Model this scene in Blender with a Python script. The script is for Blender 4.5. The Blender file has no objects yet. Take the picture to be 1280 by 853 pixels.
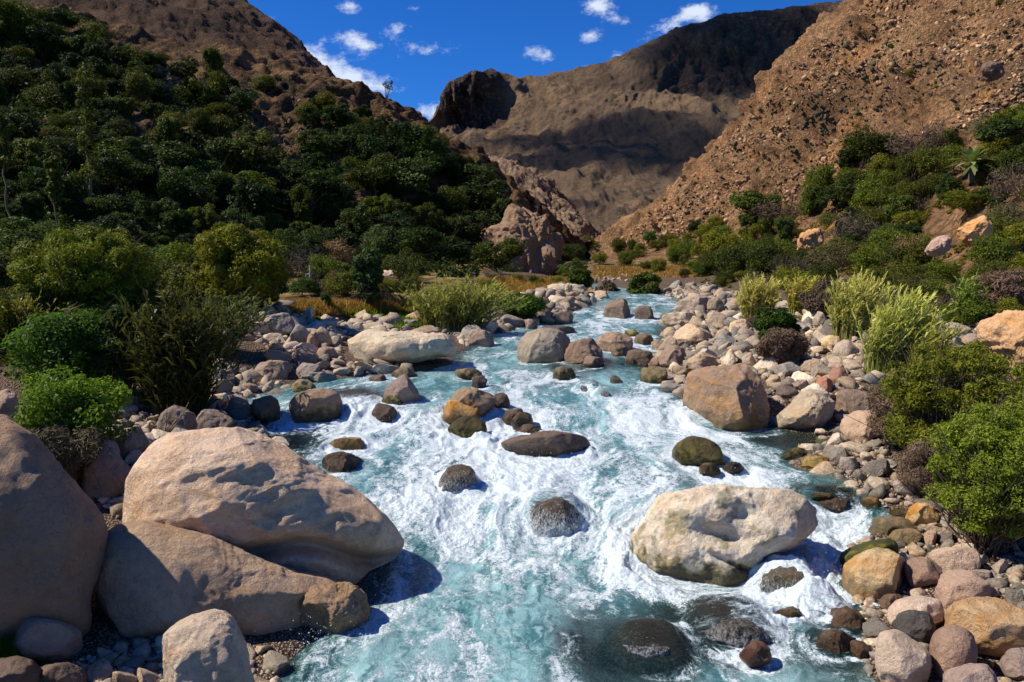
import bpy, math, random, time
T0 = time.time()
import numpy as np
from mathutils import Vector, Matrix
from mathutils.bvhtree import BVHTree
random.seed(7); RNG = np.random.default_rng(11)
SC = bpy.context.scene; COL = SC.collection
# ------------------------------------------------------------------ camera
CAMZ = 5.0; FPX = 995.6; PITCH = math.atan((426.5 - 330.0) / FPX)
CAM = np.array([0.0, 0.0, CAMZ])
cp, sp_ = math.cos(PITCH), math.sin(PITCH)
FWD = np.array([0, cp, -sp_]); UPV = np.array([0, sp_, cp]); RGT = np.array([1.0, 0, 0])
def ray(px, py):
    d = FWD + RGT * ((px - 640.0) / FPX) + UPV * ((426.5 - py) / FPX)
    return d / np.linalg.norm(d)
def unp(px, py, d):                       # the point on the ray at horizontal distance d along the valley
    r = ray(px, py); return CAM + r * (d / r[1])
def proj(P):
    P = np.asarray(P, float) - CAM
    f = P @ FWD; f = np.where(np.abs(f) < 1e-6, 1e-6, f)
    return 640 + FPX * (P @ RGT) / f, 426.5 - FPX * (P @ UPV) / f
cam = bpy.data.cameras.new('camera'); cam.sensor_width = 36; cam.lens = 36 * FPX / 1280
cam.clip_start = 0.1; cam.clip_end = 9000
co = bpy.data.objects.new('camera', cam); COL.objects.link(co); co.location = CAM
co.rotation_euler = (math.pi / 2 - PITCH, 0, 0); SC.camera = co
# ------------------------------------------------------------------ noise
_perm = np.random.default_rng(3).permutation(256); _perm = np.concatenate([_perm, _perm, _perm])
_g = np.random.default_rng(4).normal(size=(256, 3)); _g /= np.linalg.norm(_g, axis=1)[:, None]
def perlin(P):
    P = np.asarray(P, float); I = np.floor(P).astype(np.int64); F = P - I; I &= 255
    u = F * F * F * (F * (F * 6 - 15) + 10); out = 0
    for dx in (0, 1):
        wx = u[:, 0] if dx else 1 - u[:, 0]; a = _perm[I[:, 0] + dx]
        for dy in (0, 1):
            wy = u[:, 1] if dy else 1 - u[:, 1]; b = _perm[a + I[:, 1] + dy]
            for dz in (0, 1):
                wz = u[:, 2] if dz else 1 - u[:, 2]; g = _g[_perm[b + I[:, 2] + dz]]
                out = out + wx * wy * wz * (g[:, 0] * (F[:, 0] - dx) + g[:, 1] * (F[:, 1] - dy) + g[:, 2] * (F[:, 2] - dz))
    return out * 1.5
def fbm(P, o=4, lac=2.03, gain=0.5):
    s = 0; a = 1.0; P = np.asarray(P, float)
    for i in range(o): s = s + a * perlin(P + i * 17.3); P = P * lac; a *= gain
    return s
def ridged(P, o=4, gain=0.5):
    s = 0; a = 1.0; P = np.asarray(P, float)
    for i in range(o): s = s + a * (1 - 2.2 * np.abs(perlin(P + i * 9.1))); P = P * 2.1; a *= gain
    return s
def worley(P):
    P = np.asarray(P, float); I = np.floor(P).astype(np.int64); F = P - I
    d1 = np.full(len(P), 9.0); d2 = np.full(len(P), 9.0); cid = np.zeros(len(P), int)
    for dx in (-1, 0, 1):
        for dy in (-1, 0, 1):
            for dz in (-1, 0, 1):
                h = _perm[_perm[_perm[(I[:, 0] + dx) & 255] + ((I[:, 1] + dy) & 255)] + ((I[:, 2] + dz) & 255)]
                o = np.stack([_perm[h] / 256, _perm[h + 37] / 256, _perm[h + 91] / 256], 1)
                r = np.linalg.norm(o + np.array([dx, dy, dz]) - F, axis=1)
                n = r < d1; d2 = np.where(n, d1, np.minimum(d2, r)); cid = np.where(n, h, cid); d1 = np.where(n, r, d1)
    return d1, d2, cid
def sstep(a, b, x): t = np.clip((x - a) / (b - a), 0, 1); return t * t * (3 - 2 * t)
# ------------------------------------------------------------------ mesh helpers
def mk_mesh(name, V, faces, mat, smooth=True, attrs=None, mats=None):
    V = np.ascontiguousarray(V, dtype=np.float32); faces = np.asarray(faces, dtype=np.int32)
    me = bpy.data.meshes.new(name); k = faces.shape[1]
    me.vertices.add(len(V)); me.vertices.foreach_set('co', V.ravel())
    me.loops.add(faces.size); me.loops.foreach_set('vertex_index', faces.ravel())
    me.polygons.add(len(faces))
    me.polygons.foreach_set('loop_start', np.arange(0, faces.size, k, dtype=np.int32))
    me.polygons.foreach_set('use_smooth', np.full(len(faces), smooth, dtype=bool))
    me.update(calc_edges=True)
    me.materials.append(mat)
    for n, a in (attrs or {}).items():
        a = np.ascontiguousarray(a, dtype=np.float32)
        if a.ndim == 1: at = me.attributes.new(n, 'FLOAT', 'POINT'); at.data.foreach_set('value', a)
        else: at = me.attributes.new(n, 'FLOAT_VECTOR', 'POINT'); at.data.foreach_set('vector', a.ravel())
    return me
def link(name, me, parent=None, loc=(0, 0, 0)):
    o = bpy.data.objects.new(name, me); COL.objects.link(o); o.location = loc
    if parent is not None: o.parent = parent
    return o
def tag(o, label=None, cat=None, group=None, kind=None):
    if label: o['label'] = label
    if cat: o['category'] = cat
    if group: o['group'] = group
    if kind: o['kind'] = kind
    return o
def gridfaces(nr, nc):
    i = np.arange((nr - 1) * nc).reshape(nr - 1, nc)[:, :-1].ravel()
    return np.stack([i, i + 1, i + nc + 1, i + nc], 1)
# ------------------------------------------------------------------ node helpers
def newmat(name):
    m = bpy.data.materials.new(name); m.use_nodes = True; nt = m.node_tree
    return m, nt, nt.nodes['Principled BSDF'], nt.nodes['Material Output']
class NB:
    def __init__(s, nt): s.nt = nt
    def n(s, t, **kw):
        nd = s.nt.nodes.new(t)
        for k, v in kw.items(): setattr(nd, k, v)
        return nd
    def put(s, sock, v):
        if hasattr(v, 'links') or isinstance(v, bpy.types.NodeSocket): s.nt.links.new(v, sock)
        else: sock.default_value = v
    def math(s, op, a, b=0.0, c=0.0, clamp=False):
        nd = s.n('ShaderNodeMath', operation=op); nd.use_clamp = clamp
        s.put(nd.inputs[0], a); s.put(nd.inputs[1], b)
        if len(nd.inputs) > 2: s.put(nd.inputs[2], c)
        return nd.outputs[0]
    def mix(s, f, a, b, mode='MIX'):
        nd = s.n('ShaderNodeMix', data_type='RGBA', blend_type=mode)
        s.put(nd.inputs[0], f)
        for so, v in ((nd.inputs[6], a), (nd.inputs[7], b)): s.put(so, v if isinstance(v, bpy.types.NodeSocket) else (*v, 1))
        return nd.outputs[2]
    def noise(s, vec, scale, detail=4, rough=0.55, dist=0.0):
        nd = s.n('ShaderNodeTexNoise'); s.put(nd.inputs['Vector'], vec); nd.inputs['Scale'].default_value = scale
        nd.inputs['Detail'].default_value = detail; nd.inputs['Roughness'].default_value = rough; nd.inputs['Distortion'].default_value = dist
        return nd.outputs['Fac']
    def voro(s, vec, scale, feature='F1', out='Distance'):
        nd = s.n('ShaderNodeTexVoronoi', feature=feature); s.put(nd.inputs['Vector'], vec); nd.inputs['Scale'].default_value = scale
        return nd.outputs[out]
    def ramp(s, f, a, b, lo=0.0, hi=1.0):
        nd = s.n('ShaderNodeMapRange', clamp=True); nd.interpolation_type = 'SMOOTHSTEP'; s.put(nd.inputs[0], f)
        for i, v in enumerate((a, b, lo, hi)): s.put(nd.inputs[i + 1], v)
        return nd.outputs[0]
    def vscale(s, vec, sc):
        nd = s.n('ShaderNodeVectorMath', operation='MULTIPLY'); s.put(nd.inputs[0], vec); nd.inputs[1].default_value = sc
        return nd.outputs[0]
    def attr(s, name, typ='GEOMETRY', out='Fac'):
        nd = s.n('ShaderNodeAttribute', attribute_name=name, attribute_type=typ); return nd.outputs[out]
    def bump(s, h, strength, dist, normal=None):
        nd = s.n('ShaderNodeBump'); s.put(nd.inputs['Height'], h); nd.inputs['Strength'].default_value = strength
        nd.inputs['Distance'].default_value = dist
        if normal is not None: s.put(nd.inputs['Normal'], normal)
        return nd.outputs[0]
def S(r, g, b):                            # sRGB 0-255 to linear
    f = lambda c: ((c / 255 + 0.055) / 1.055) ** 2.4 if c > 10 else c / 255 / 12.92
    return (f(r), f(g), f(b))
# ------------------------------------------------------------------ materials
def rock_material(name, bands=True, fine=1.0):
    m, nt, bs, out = newmat(name); b = NB(nt)
    tc = b.n('ShaderNodeTexCoord').outputs['Object']
    oi = b.n('ShaderNodeObjectInfo')
    off = b.n('ShaderNodeVectorMath', operation='ADD'); b.put(off.inputs[0], tc)
    rs = b.math('MULTIPLY', oi.outputs['Random'], 37.0)
    cx = b.n('ShaderNodeCombineXYZ'); b.put(cx.inputs[0], rs); b.put(cx.inputs[2], rs); b.put(off.inputs[1], cx.outputs[0])
    v = off.outputs[0]
    hs = b.n('ShaderNodeHueSaturation'); hs.inputs['Saturation'].default_value = 0.86; b.put(hs.inputs['Color'], oi.outputs['Color'])
    base = b.mix(1.0, hs.outputs[0], (1.18, 1.18, 1.16), 'MULTIPLY')
    n1 = b.noise(v, 0.9, 5, 0.6, 0.4); n2 = b.noise(v, 6.0, 6, 0.65); n3 = b.noise(v, 40.0 * fine, 3, 0.6)
    c = b.mix(b.ramp(n1, 0.36, 0.60), b.mix(1.0, base, (0.76, 0.73, 0.70), 'MULTIPLY'), base)
    if bands:
        w = b.noise(b.vscale(v, (0.5, 0.5, 5.0)), 1.2, 5, 0.6, 1.1)
        c = b.mix(b.ramp(w, 0.52, 0.66, 0, 0.22), c, b.mix(1.0, base, (0.44, 0.40, 0.38), 'MULTIPLY'))
    c = b.mix(b.ramp(n2, 0.44, 0.68, 0, 0.5), c, b.mix(1.0, base, (1.22, 1.17, 1.12), 'MULTIPLY'))
    c = b.mix(b.ramp(n3, 0.5, 0.72, 0, 0.45), c, b.mix(1.0, base, (0.45, 0.42, 0.40), 'MULTIPLY'))
    spk = b.ramp(b.voro(v, 70 * fine), 0.12, 0.22, 0.35, 0.0)
    c = b.mix(spk, c, (0.06, 0.05, 0.045))
    big = b.noise(v, 0.5, 6, 0.7, 0.3)
    c = b.mix(b.ramp(big, 0.52, 0.62, 0, 0.5), c, b.mix(1.0, base, (1.22, 1.22, 1.2), 'MULTIPLY'))
    c = b.mix(b.ramp(big, 0.42, 0.34, 0, 0.4), c, b.mix(1.0, base, (0.62, 0.56, 0.50), 'MULTIPLY'))
    gr = b.noise(v, 14.0 * fine, 6, 0.75)
    c = b.mix(b.ramp(gr, 0.52, 0.66, 0, 0.5), c, b.mix(1.0, base, (0.5, 0.46, 0.42), 'MULTIPLY'))
    c = b.mix(b.ramp(gr, 0.44, 0.32, 0, 0.45), c, b.mix(1.0, base, (1.35, 1.33, 1.3), 'MULTIPLY'))
    ck = b.math('ABSOLUTE', b.math('SUBTRACT', b.noise(b.vscale(v, (1, 1, 2.0)), 0.9, 4, 0.55, 0.2), 0.5))
    ckm = b.math('MULTIPLY', b.ramp(ck, 0.0, 0.006, 1, 0), b.ramp(b.noise(v, 1.7, 3), 0.5, 0.62))
    # iron stain, moss, wet foot
    st = b.attr('stain', 'OBJECT'); mo = b.attr('moss', 'OBJECT'); we = b.attr('wet', 'OBJECT')
    sn = b.noise(v, 1.9, 5, 0.62, 0.8)
    sf = b.math('MULTIPLY', b.ramp(sn, 0.47, 0.6), st, clamp=True)
    c = b.mix(sf, c, S(190, 128, 48))
    sep = b.n('ShaderNodeSeparateXYZ'); b.put(sep.inputs[0], tc)
    z = sep.outputs[2]; zn = b.math('ADD', z, b.math('MULTIPLY', b.math('SUBTRACT', b.noise(v, 3.0, 4, 0.6), 0.5), 0.9))
    mf = b.math('MULTIPLY', b.ramp(zn, 0.05, 0.34, 1, 0), mo, clamp=True)
    mf = b.math('MAXIMUM', mf, b.math('MULTIPLY', b.ramp(b.noise(v, 2.3, 5, 0.6), 0.54, 0.62), b.math('MULTIPLY', mo, 0.7), clamp=True))
    c = b.mix(mf, c, b.mix(b.ramp(n2, 0.4, 0.6), (0.05, 0.06, 0.008), (0.20, 0.17, 0.02)))
    wf = b.math('MULTIPLY', b.ramp(zn, 0.02, 0.26, 1, 0), b.ramp(we, 0.0, 0.4), clamp=True)
    wf = b.math('MAXIMUM', wf, b.math('SUBTRACT', we, 0.45, clamp=True), clamp=True)
    c = b.mix(b.math('MULTIPLY', wf, 0.8), c, b.mix(1.0, c, (0.26, 0.22, 0.18), 'MULTIPLY'))
    fi = b.attr('film', 'OBJECT'); fn = b.noise(b.vscale(v, (1, 1, 0.4)), 34, 6, 0.78, 0.3)
    c = b.mix(b.math('MULTIPLY', b.ramp(b.math('ADD', fn, b.math('MULTIPLY', b.math('SUBTRACT', 0.25, z), 0.35)), 0.50, 0.68), fi, clamp=True), c, (0.55, 0.62, 0.64))
    b.put(bs.inputs['Base Color'], c)
    b.put(bs.inputs['Roughness'], b.ramp(wf, 0, 1, 0.86, 0.16)); bs.inputs['Specular IOR Level'].default_value = 0.3
    crack = b.voro(b.vscale(v, (1, 1, 1.6)), 1.3, 'DISTANCE_TO_EDGE')
    nd = nt.nodes[-1]
    ds = b.n('ShaderNodeVectorMath', operation='ADD')
    nn = b.n('ShaderNodeTexNoise'); b.put(nn.inputs['Vector'], v); nn.inputs['Scale'].default_value = 1.4; nn.inputs['Detail'].default_value = 5
    b.put(ds.inputs[0], v); b.put(ds.inputs[1], nn.outputs['Color'])
    crack = b.voro(ds.outputs[0], 0.8, 'DISTANCE_TO_EDGE')
    cr = b.math('MULTIPLY', b.ramp(crack, 0.0, 0.012, 0, 1), b.ramp(b.noise(v, 0.8, 2), 0.55, 0.7, 0.0, 0.45))
    h = b.math('ADD', b.math('MULTIPLY', n2, 1.0), b.math('MULTIPLY', n3, 0.22)); h = b.math('ADD', h, cr)
    h = b.math('ADD', h, b.math('MULTIPLY', b.noise(v, 130 * fine, 2, 0.5), 0.06))
    b.put(bs.inputs['Normal'], b.bump(b.math('SUBTRACT', b.math('ADD', h, b.math('MULTIPLY', gr, .9)), b.math('MULTIPLY', ckm, .0)), 0.85, 0.08))
    return m
M_ROCK = rock_material('river_rock'); M_COB = rock_material('cobble_rock', False, 0.25)

def pebble_material(name):
    m, nt, bs, out = newmat(name); b = NB(nt)
    tc = b.n('ShaderNodeTexCoord').outputs['Object']
    t = b.attr('tint', 'GEOMETRY', 'Vector')
    n = b.noise(tc, 18, 4, 0.6)
    c = b.mix(b.ramp(n, 0.35, 0.7), b.mix(1.0, t, (0.55, 0.53, 0.5), 'MULTIPLY'), t)
    b.put(bs.inputs['Base Color'], c); bs.inputs['Roughness'].default_value = 0.85
    b.put(bs.inputs['Normal'], b.bump(n, 0.5, 0.03)); return m
M_PEB = pebble_material('pebble_rock')

def ground_material():
    m, nt, bs, out = newmat('bank_soil'); b = NB(nt)
    tc = b.n('ShaderNodeTexCoord').outputs['Object']
    g = b.attr('grassy')
    n1 = b.noise(tc, 0.7, 6, 0.6); n2 = b.noise(tc, 9, 6, 0.7)
    vr = b.voro(tc, 26.0, 'F1', 'Color'); vd = b.voro(tc, 26.0)
    sr = b.n('ShaderNodeSeparateColor'); b.put(sr.inputs[0], vr)
    c = b.mix(sr.outputs[0], S(124, 104, 84), S(178, 154, 130))
    c = b.mix(b.ramp(vd, 0.35, 0.6), c, S(78, 63, 50))
    c2 = b.mix(b.ramp(n1, 0.4, 0.62), S(60, 52, 28), b.mix(n2, S(160, 130, 78), S(188, 154, 98)))
    c = b.mix(b.math('MULTIPLY', g, b.ramp(n2, 0.3, 0.5), clamp=True), c, c2)
    b.put(bs.inputs['Base Color'], c); bs.inputs['Roughness'].default_value = 0.95; bs.inputs['Specular IOR Level'].default_value = 0.15
    h = b.math('ADD', b.math('MULTIPLY', vd, -0.8), n2)
    b.put(bs.inputs['Normal'], b.bump(h, 0.9, 0.12)); return m

def slope_material(name, soil, rock, dark, hi, scale=1.0, green=(0.05, 0.055, 0.02), gamt=0.3, hi_thr=0.56, bumpd=0.6, rough_hi=0.5, cell=0.7, accent=None):
    m, nt, bs, out = newmat(name); b = NB(nt)
    tc = b.n('ShaderNodeTexCoord').outputs['Object']
    n0 = b.noise(tc, 0.02 / scale, 6, 0.65, 0.8); n1 = b.noise(tc, 0.12 / scale, 8, 0.7, 0.4); n2 = b.noise(tc, 0.9 / scale, 7, 0.75)
    st = b.noise(b.vscale(tc, (1, 1, 0.25)), 0.09 / scale, 6, 0.65, 0.6)
    wn = b.n('ShaderNodeTexNoise'); b.put(wn.inputs['Vector'], tc); wn.inputs['Scale'].default_value = 0.9 / scale; wn.inputs['Detail'].default_value = 3
    ws = b.n('ShaderNodeVectorMath', operation='MULTIPLY_ADD'); b.put(ws.inputs[0], wn.outputs['Color']); ws.inputs[1].default_value = (1.6 * scale,) * 3; b.put(ws.inputs[2], tc)
    vr = b.voro(ws.outputs[0], 1.5 / scale, 'F1', 'Color'); vd = b.voro(ws.outputs[0], 1.5 / scale)
    sr = b.n('ShaderNodeSeparateColor'); b.put(sr.inputs[0], vr)
    rk = b.attr('rocky')
    c = b.mix(b.ramp(n1, 0.40, 0.62), soil, b.mix(b.math('MULTIPLY', sr.outputs[0], cell), soil, hi))
    c = b.mix(b.math('MULTIPLY', b.ramp(n0, hi_thr - 0.06, hi_thr + 0.08), rough_hi, clamp=True), c, hi)
    if accent: c = b.mix(b.ramp(st, 0.54, 0.66, 0, 0.75), c, accent)
    c = b.mix(b.ramp(st, 0.46, 0.30, 0, 0.55), c, dark)
    c = b.mix(b.ramp(vd, 0.40, 0.62, 0, 0.8 * cell), c, dark)
    c = b.mix(b.math('MULTIPLY', b.ramp(n2, 0.51, 0.60, 0, gamt), b.ramp(n1, 0.6, 0.42)), c, green)
    cr = b.mix(b.ramp(n1, 0.4, 0.6), dark, rock); cr = b.mix(b.ramp(n2, 0.5, 0.62, 0, 0.6), cr, hi)
    c = b.mix(rk, c, cr)
    b.put(bs.inputs['Base Color'], c); bs.inputs['Roughness'].default_value = 0.95; bs.inputs['Specular IOR Level'].default_value = 0.1
    h = b.math('ADD', b.math('MULTIPLY', vd, -0.7 * cell), b.math('MULTIPLY', n2, 1.4)); h = b.math('ADD', h, b.math('MULTIPLY', n1, 2.4))
    b.put(bs.inputs['Normal'], b.bump(h, 0.9, bumpd * scale)); return m

def leaf_material(name, c1, c2, rough=0.55, transl=0.25):
    m, nt, bs, out = newmat(name); b = NB(nt)
    lv = b.attr('leafvar'); oi = b.n('ShaderNodeObjectInfo')
    c = b.mix(lv, c1, c2)
    c = b.mix(1.0, c, oi.outputs['Color'], 'MULTIPLY')
    b.put(bs.inputs['Base Color'], c); bs.inputs['Roughness'].default_value = rough; bs.inputs['Specular IOR Level'].default_value = 0.12
    tr = b.n('ShaderNodeBsdfTranslucent'); b.put(tr.inputs[0], b.mix(1.0, c, (1.5, 1.6, 0.7), 'MULTIPLY'))
    mx = b.n('ShaderNodeMixShader'); mx.inputs[0].default_value = transl
    nt.links.new(bs.outputs[0], mx.inputs[1]); nt.links.new(tr.outputs[0], mx.inputs[2]); nt.links.new(mx.outputs[0], out.inputs[0])
    return m
M_LEAF_DARK = leaf_material('dark_foliage', (0.022, 0.040, 0.010), (0.075, 0.115, 0.030))
M_LEAF_OLIVE = leaf_material('olive_foliage', (0.035, 0.045, 0.008), (0.13, 0.15, 0.022))
M_LEAF_BRIGHT = leaf_material('bright_foliage', (0.05, 0.10, 0.012), (0.17, 0.27, 0.03), transl=0.35)
M_REED = leaf_material('reed_blade', (0.09, 0.11, 0.035), (0.33, 0.34, 0.13), 0.4, 0.3)
M_STRAW = leaf_material('dry_straw', (0.20, 0.13, 0.045), (0.45, 0.31, 0.12), 0.7, 0.3)
M_TWIG = leaf_material('dry_twig', (0.06, 0.045, 0.035), (0.17, 0.13, 0.10), 0.8, 0.0)
M_BARK = leaf_material('bark', (0.05, 0.038, 0.028), (0.12, 0.095, 0.07), 0.9, 0.0)
def plain(name, col, rough=0.7, metal=0.0):
    m, nt, bs, out = newmat(name); b = NB(nt)
    n = b.noise(b.n('ShaderNodeTexCoord').outputs['Object'], 6, 4)
    b.put(bs.inputs['Base Color'], b.mix(b.ramp(n, 0.3, 0.7), tuple(x * 0.75 for x in col), col)); bs.inputs['Roughness'].default_value = rough
    return m

def water_material():
    m, nt, bs, out = newmat('river_water'); b = NB(nt)
    fl = b.attr('flow', 'GEOMETRY', 'Vector'); foam = b.attr('foam'); deep = b.attr('deep'); thin = b.attr('thin')
    tc = b.n('ShaderNodeTexCoord').outputs['Object']
    fs = b.vscale(fl, (1.0, 0.32, 1.0))
    wp = b.n('ShaderNodeTexNoise'); b.put(wp.inputs['Vector'], fl); wp.inputs['Scale'].default_value = 3.0; wp.inputs['Detail'].default_value = 4
    wv = b.n('ShaderNodeVectorMath', operation='MULTIPLY_ADD'); b.put(wv.inputs[0], wp.outputs['Color']); wv.inputs[1].default_value = (0.5, 0.5, 0.5); b.put(wv.inputs[2], fs)
    f1 = b.noise(wv.outputs[0], 7, 6, 0.7, 0.6); f2 = b.noise(tc, 26, 5, 0.7); f3 = b.noise(fs, 34, 4, 0.7, 0.5)
    f4 = b.noise(wv.outputs[0], 24, 5, 0.75, 0.5)
    fil = b.math('ABSOLUTE', b.math('SUBTRACT', b.noise(wv.outputs[0], 4.2, 5, 0.62, 0.8), 0.5))
    fil = b.ramp(fil, 0.0, 0.075, 1, 0)
    ff = b.math('ADD', foam, b.math('MULTIPLY', b.math('SUBTRACT', f1, 0.5), 1.5))
    ff = b.math('ADD', ff, b.math('MULTIPLY', b.math('SUBTRACT', f3, 0.5), 0.55))
    ff = b.math('ADD', ff, b.math('MULTIPLY', b.math('SUBTRACT', f4, 0.5), 0.7))
    ff = b.math('ADD', ff, b.math('MULTIPLY', fil, b.ramp(foam, 0.08, 0.5, 0.0, 0.26)))
    lw = b.n('ShaderNodeVectorMath', operation='MULTIPLY_ADD'); b.put(lw.inputs[0], wp.outputs['Color']); lw.inputs[1].default_value = (.7, .7, .7); b.put(lw.inputs[2], tc)
    l1 = b.ramp(b.math('ABSOLUTE', b.math('SUBTRACT', b.noise(lw.outputs[0], 3.2, 6, 0.68, 1.0), 0.5)), 0.0, 0.05, 1, 0)
    l2 = b.ramp(b.math('ABSOLUTE', b.math('SUBTRACT', b.noise(lw.outputs[0], 8.5, 5, 0.68, 1.0), 0.5)), 0.0, 0.06, 1, 0)
    lace = b.math('MULTIPLY', b.math('ADD', b.math('MULTIPLY', l1, .34), b.math('MULTIPLY', l2, .24)), b.ramp(foam, -.15, .3, .25, 1))
    ff = b.math('ADD', ff, b.math('MULTIPLY', lace, b.math('SUBTRACT', 1.0, b.math('MULTIPLY', deep, .6))))
    mask = b.ramp(ff, 0.44, 0.72)
    tn = b.noise(fs, 1.1, 5, 0.6, 0.6)
    teal = b.mix(b.ramp(b.math('ADD', b.math('MULTIPLY', f1, .5), b.math('MULTIPLY', tn, .5)), 0.40, 0.60), (0.045, 0.145, 0.155), (0.29, 0.49, 0.50))
    dark = b.mix(b.ramp(f2, 0.4, 0.7), (0.006, 0.014, 0.013), (0.025, 0.05, 0.045))
    wc = b.mix(b.ramp(b.math('ADD', deep, b.math('MULTIPLY', b.math('SUBTRACT', tn, .5), 1.2)), .12, .8), teal, dark)
    wc = b.mix(b.math('MULTIPLY', thin, 0.8, clamp=True), wc, b.mix(f3, (0.02, 0.014, 0.008), (0.12, 0.085, 0.05)))
    veil = b.math('MULTIPLY', b.ramp(ff, 0.22, 0.55), 0.28)
    wc = b.mix(veil, wc, (0.45, 0.62, 0.64))
    fc = b.mix(b.ramp(b.math('ADD', b.math('MULTIPLY', f2, .5), b.math('MULTIPLY', f4, .5)), 0.40, 0.60), (0.44, 0.53, 0.56), (0.76, 0.81, 0.83))
    b.put(bs.inputs['Base Color'], b.mix(mask, wc, fc))
    b.put(bs.inputs['Roughness'], b.ramp(mask, 0, 1, 0.06, 0.6)); bs.inputs['IOR'].default_value = 1.33
    bs.inputs['Specular IOR Level'].default_value = 0.5
    h = b.math('ADD', b.math('MULTIPLY', f1, 0.8), b.math('MULTIPLY', f3, 0.4)); h = b.math('ADD', h, b.math('MULTIPLY', mask, b.math('MULTIPLY', f2, 0.9)))
    b.put(bs.inputs['Normal'], b.bump(h, 0.6, 0.06))
    tp = b.n('ShaderNodeBsdfTransparent'); tp.inputs[0].default_value = (0.62, 0.72, 0.68, 1)
    mx = b.n('ShaderNodeMixShader')
    cl = b.math('MULTIPLY', b.attr('clear'), b.math('SUBTRACT', 1.0, b.ramp(ff, 0.15, 0.6)), clamp=True)
    nt.links.new(cl, mx.inputs[0]); nt.links.new(bs.outputs[0], mx.inputs[1]); nt.links.new(tp.outputs[0], mx.inputs[2]); nt.links.new(mx.outputs[0], out.inputs[0])
    return m
# ------------------------------------------------------------------ river levels and ground height
_wy = np.array([0, 5, 8, 10, 12.2, 13.4, 14.9, 16, 19.9, 20.7, 22, 25, 28, 33, 36, 45, 60, 75, 100, 160, 400])
_wz = np.array([-.3, -.15, -.05, 0, .05, .15, .62, .75, .88, 1.12, 1.18, 1.36, 1.45, 1.52, 1.72, 2.0, 2.4, 2.75, 3.2, 3.6, 5.0])
def W(y): return np.interp(y, _wy, _wz)
_ty = np.geomspace(4, 400, 4000); _tp = proj(np.stack([_ty * 0, _ty, W(_ty)], 1))[1]
def y_of_v(v): return np.interp(v, _tp[::-1], _ty[::-1])
_bank = [(960, 300, 1110), (853, 335, 1100), (800, 380, 1088), (760, 440, 1085), (730, 460, 1050), (700, 478, 1055), (680, 480, 1080), (650, 450, 1112), (630, 430, 1100),
         (600, 390, 1060), (580, 370, 1000), (565, 350, 990), (555, 340, 1040), (545, 330, 1045), (538, 325, 995), (530, 320, 965), (515, 305, 900), (500, 300, 850),
         (488, 330, 842), (480, 350, 836), (472, 440, 832), (462, 530, 830), (452, 560, 828), (440, 575, 828), (430, 592, 830), (420, 612, 832), (410, 640, 832),
         (400, 690, 838), (390, 715, 850), (380, 735, 856), (372, 742, 850), (362, 735, 800), (355, 700, 740)]
_by = np.array([y_of_v(v) for v, _, _ in _bank])
_bl = np.array([(a - 640) / FPX for _, a, _ in _bank]) ; _br = np.array([(c - 640) / FPX for _, _, c in _bank])
def _dep(y): return y * cp + (CAMZ - W(y)) * sp_          # depth along the view axis
_xl = _bl * _dep(_by); _xr = _br * _dep(_by)
def XL(y): return np.interp(y, _by, _xl)
def XR(y): return np.interp(y, _by, _xr)
def H(x, y):
    x = np.asarray(x, float); y = np.asarray(y, float); w = W(y); xl = XL(y); xr = XR(y)
    dl = xl - x; dr = x - xr
    q = np.stack([x * 0.35, y * 0.35, x * 0], -1).reshape(-1, 3)
    n = (fbm(q, 3)).reshape(x.shape)
    inside = np.minimum(-dl, -dr)
    hb = w - np.clip(inside * 0.5, 0, 0.6)
    far = sstep(32, 37, y + dl * 0.1)
    ln = np.interp(dl, [0, 1.5, 4, 8, 20, 60, 400], [0.02, .22, .55, 1.35, 2.2, 4, 20])
    lf = np.interp(dl, [0, 3.0, 6.5, 8, 60, 400], [0.05, .35, .6, 1.45, 3.0, 15])
    hl = w + ln * (1 - far) + lf * far + n * 0.12 * np.clip(dl, 0, 1)
    hr = w + np.interp(dr, [0, 1.5, 4, 8, 14, 30, 400], [0.02, .25, .6, 1.3, 2.2, 4.0, 20]) + n * 0.15 * np.clip(dr, 0, 1)
    ter = sstep(78, 94, y) * sstep(7, 10, x) * (1 - sstep(60, 90, x)) ; hr = np.maximum(hr, w + ter * 1.9)
    h = np.where(dl > 0, hl, np.where(dr > 0, hr, hb))
    return h
def hit_ground(px, py, water=True):
    r = ray(px, py); 
    if r[2] > 0.03: return None
    t = np.geomspace(4, 600, 200)
    for _rf in range(2):
        P = CAM + r * t[:, None]; h = H(P[:, 0], P[:, 1])
        if water: h = np.maximum(h, np.where((P[:, 0] > XL(P[:, 1])) & (P[:, 0] < XR(P[:, 1])), W(P[:, 1]), -99))
        k = np.argmax(P[:, 2] < h)
        if P[k, 2] >= h[k]: return None
        if _rf == 0: t = np.linspace(t[max(k - 1, 0)], t[k] + 1e-4, 40)
    return P[k]
    if water: h = np.maximum(h, np.where((P[:, 0] > XL(P[:, 1])) & (P[:, 0] < XR(P[:, 1])), W(P[:, 1]), -99))
    k = np.argmax(P[:, 2] < h)
    if P[k, 2] >= h[k]: return None
    return P[k]
SUNE, SKYS, EXPO = 5.0, 0.082, 0.34
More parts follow.
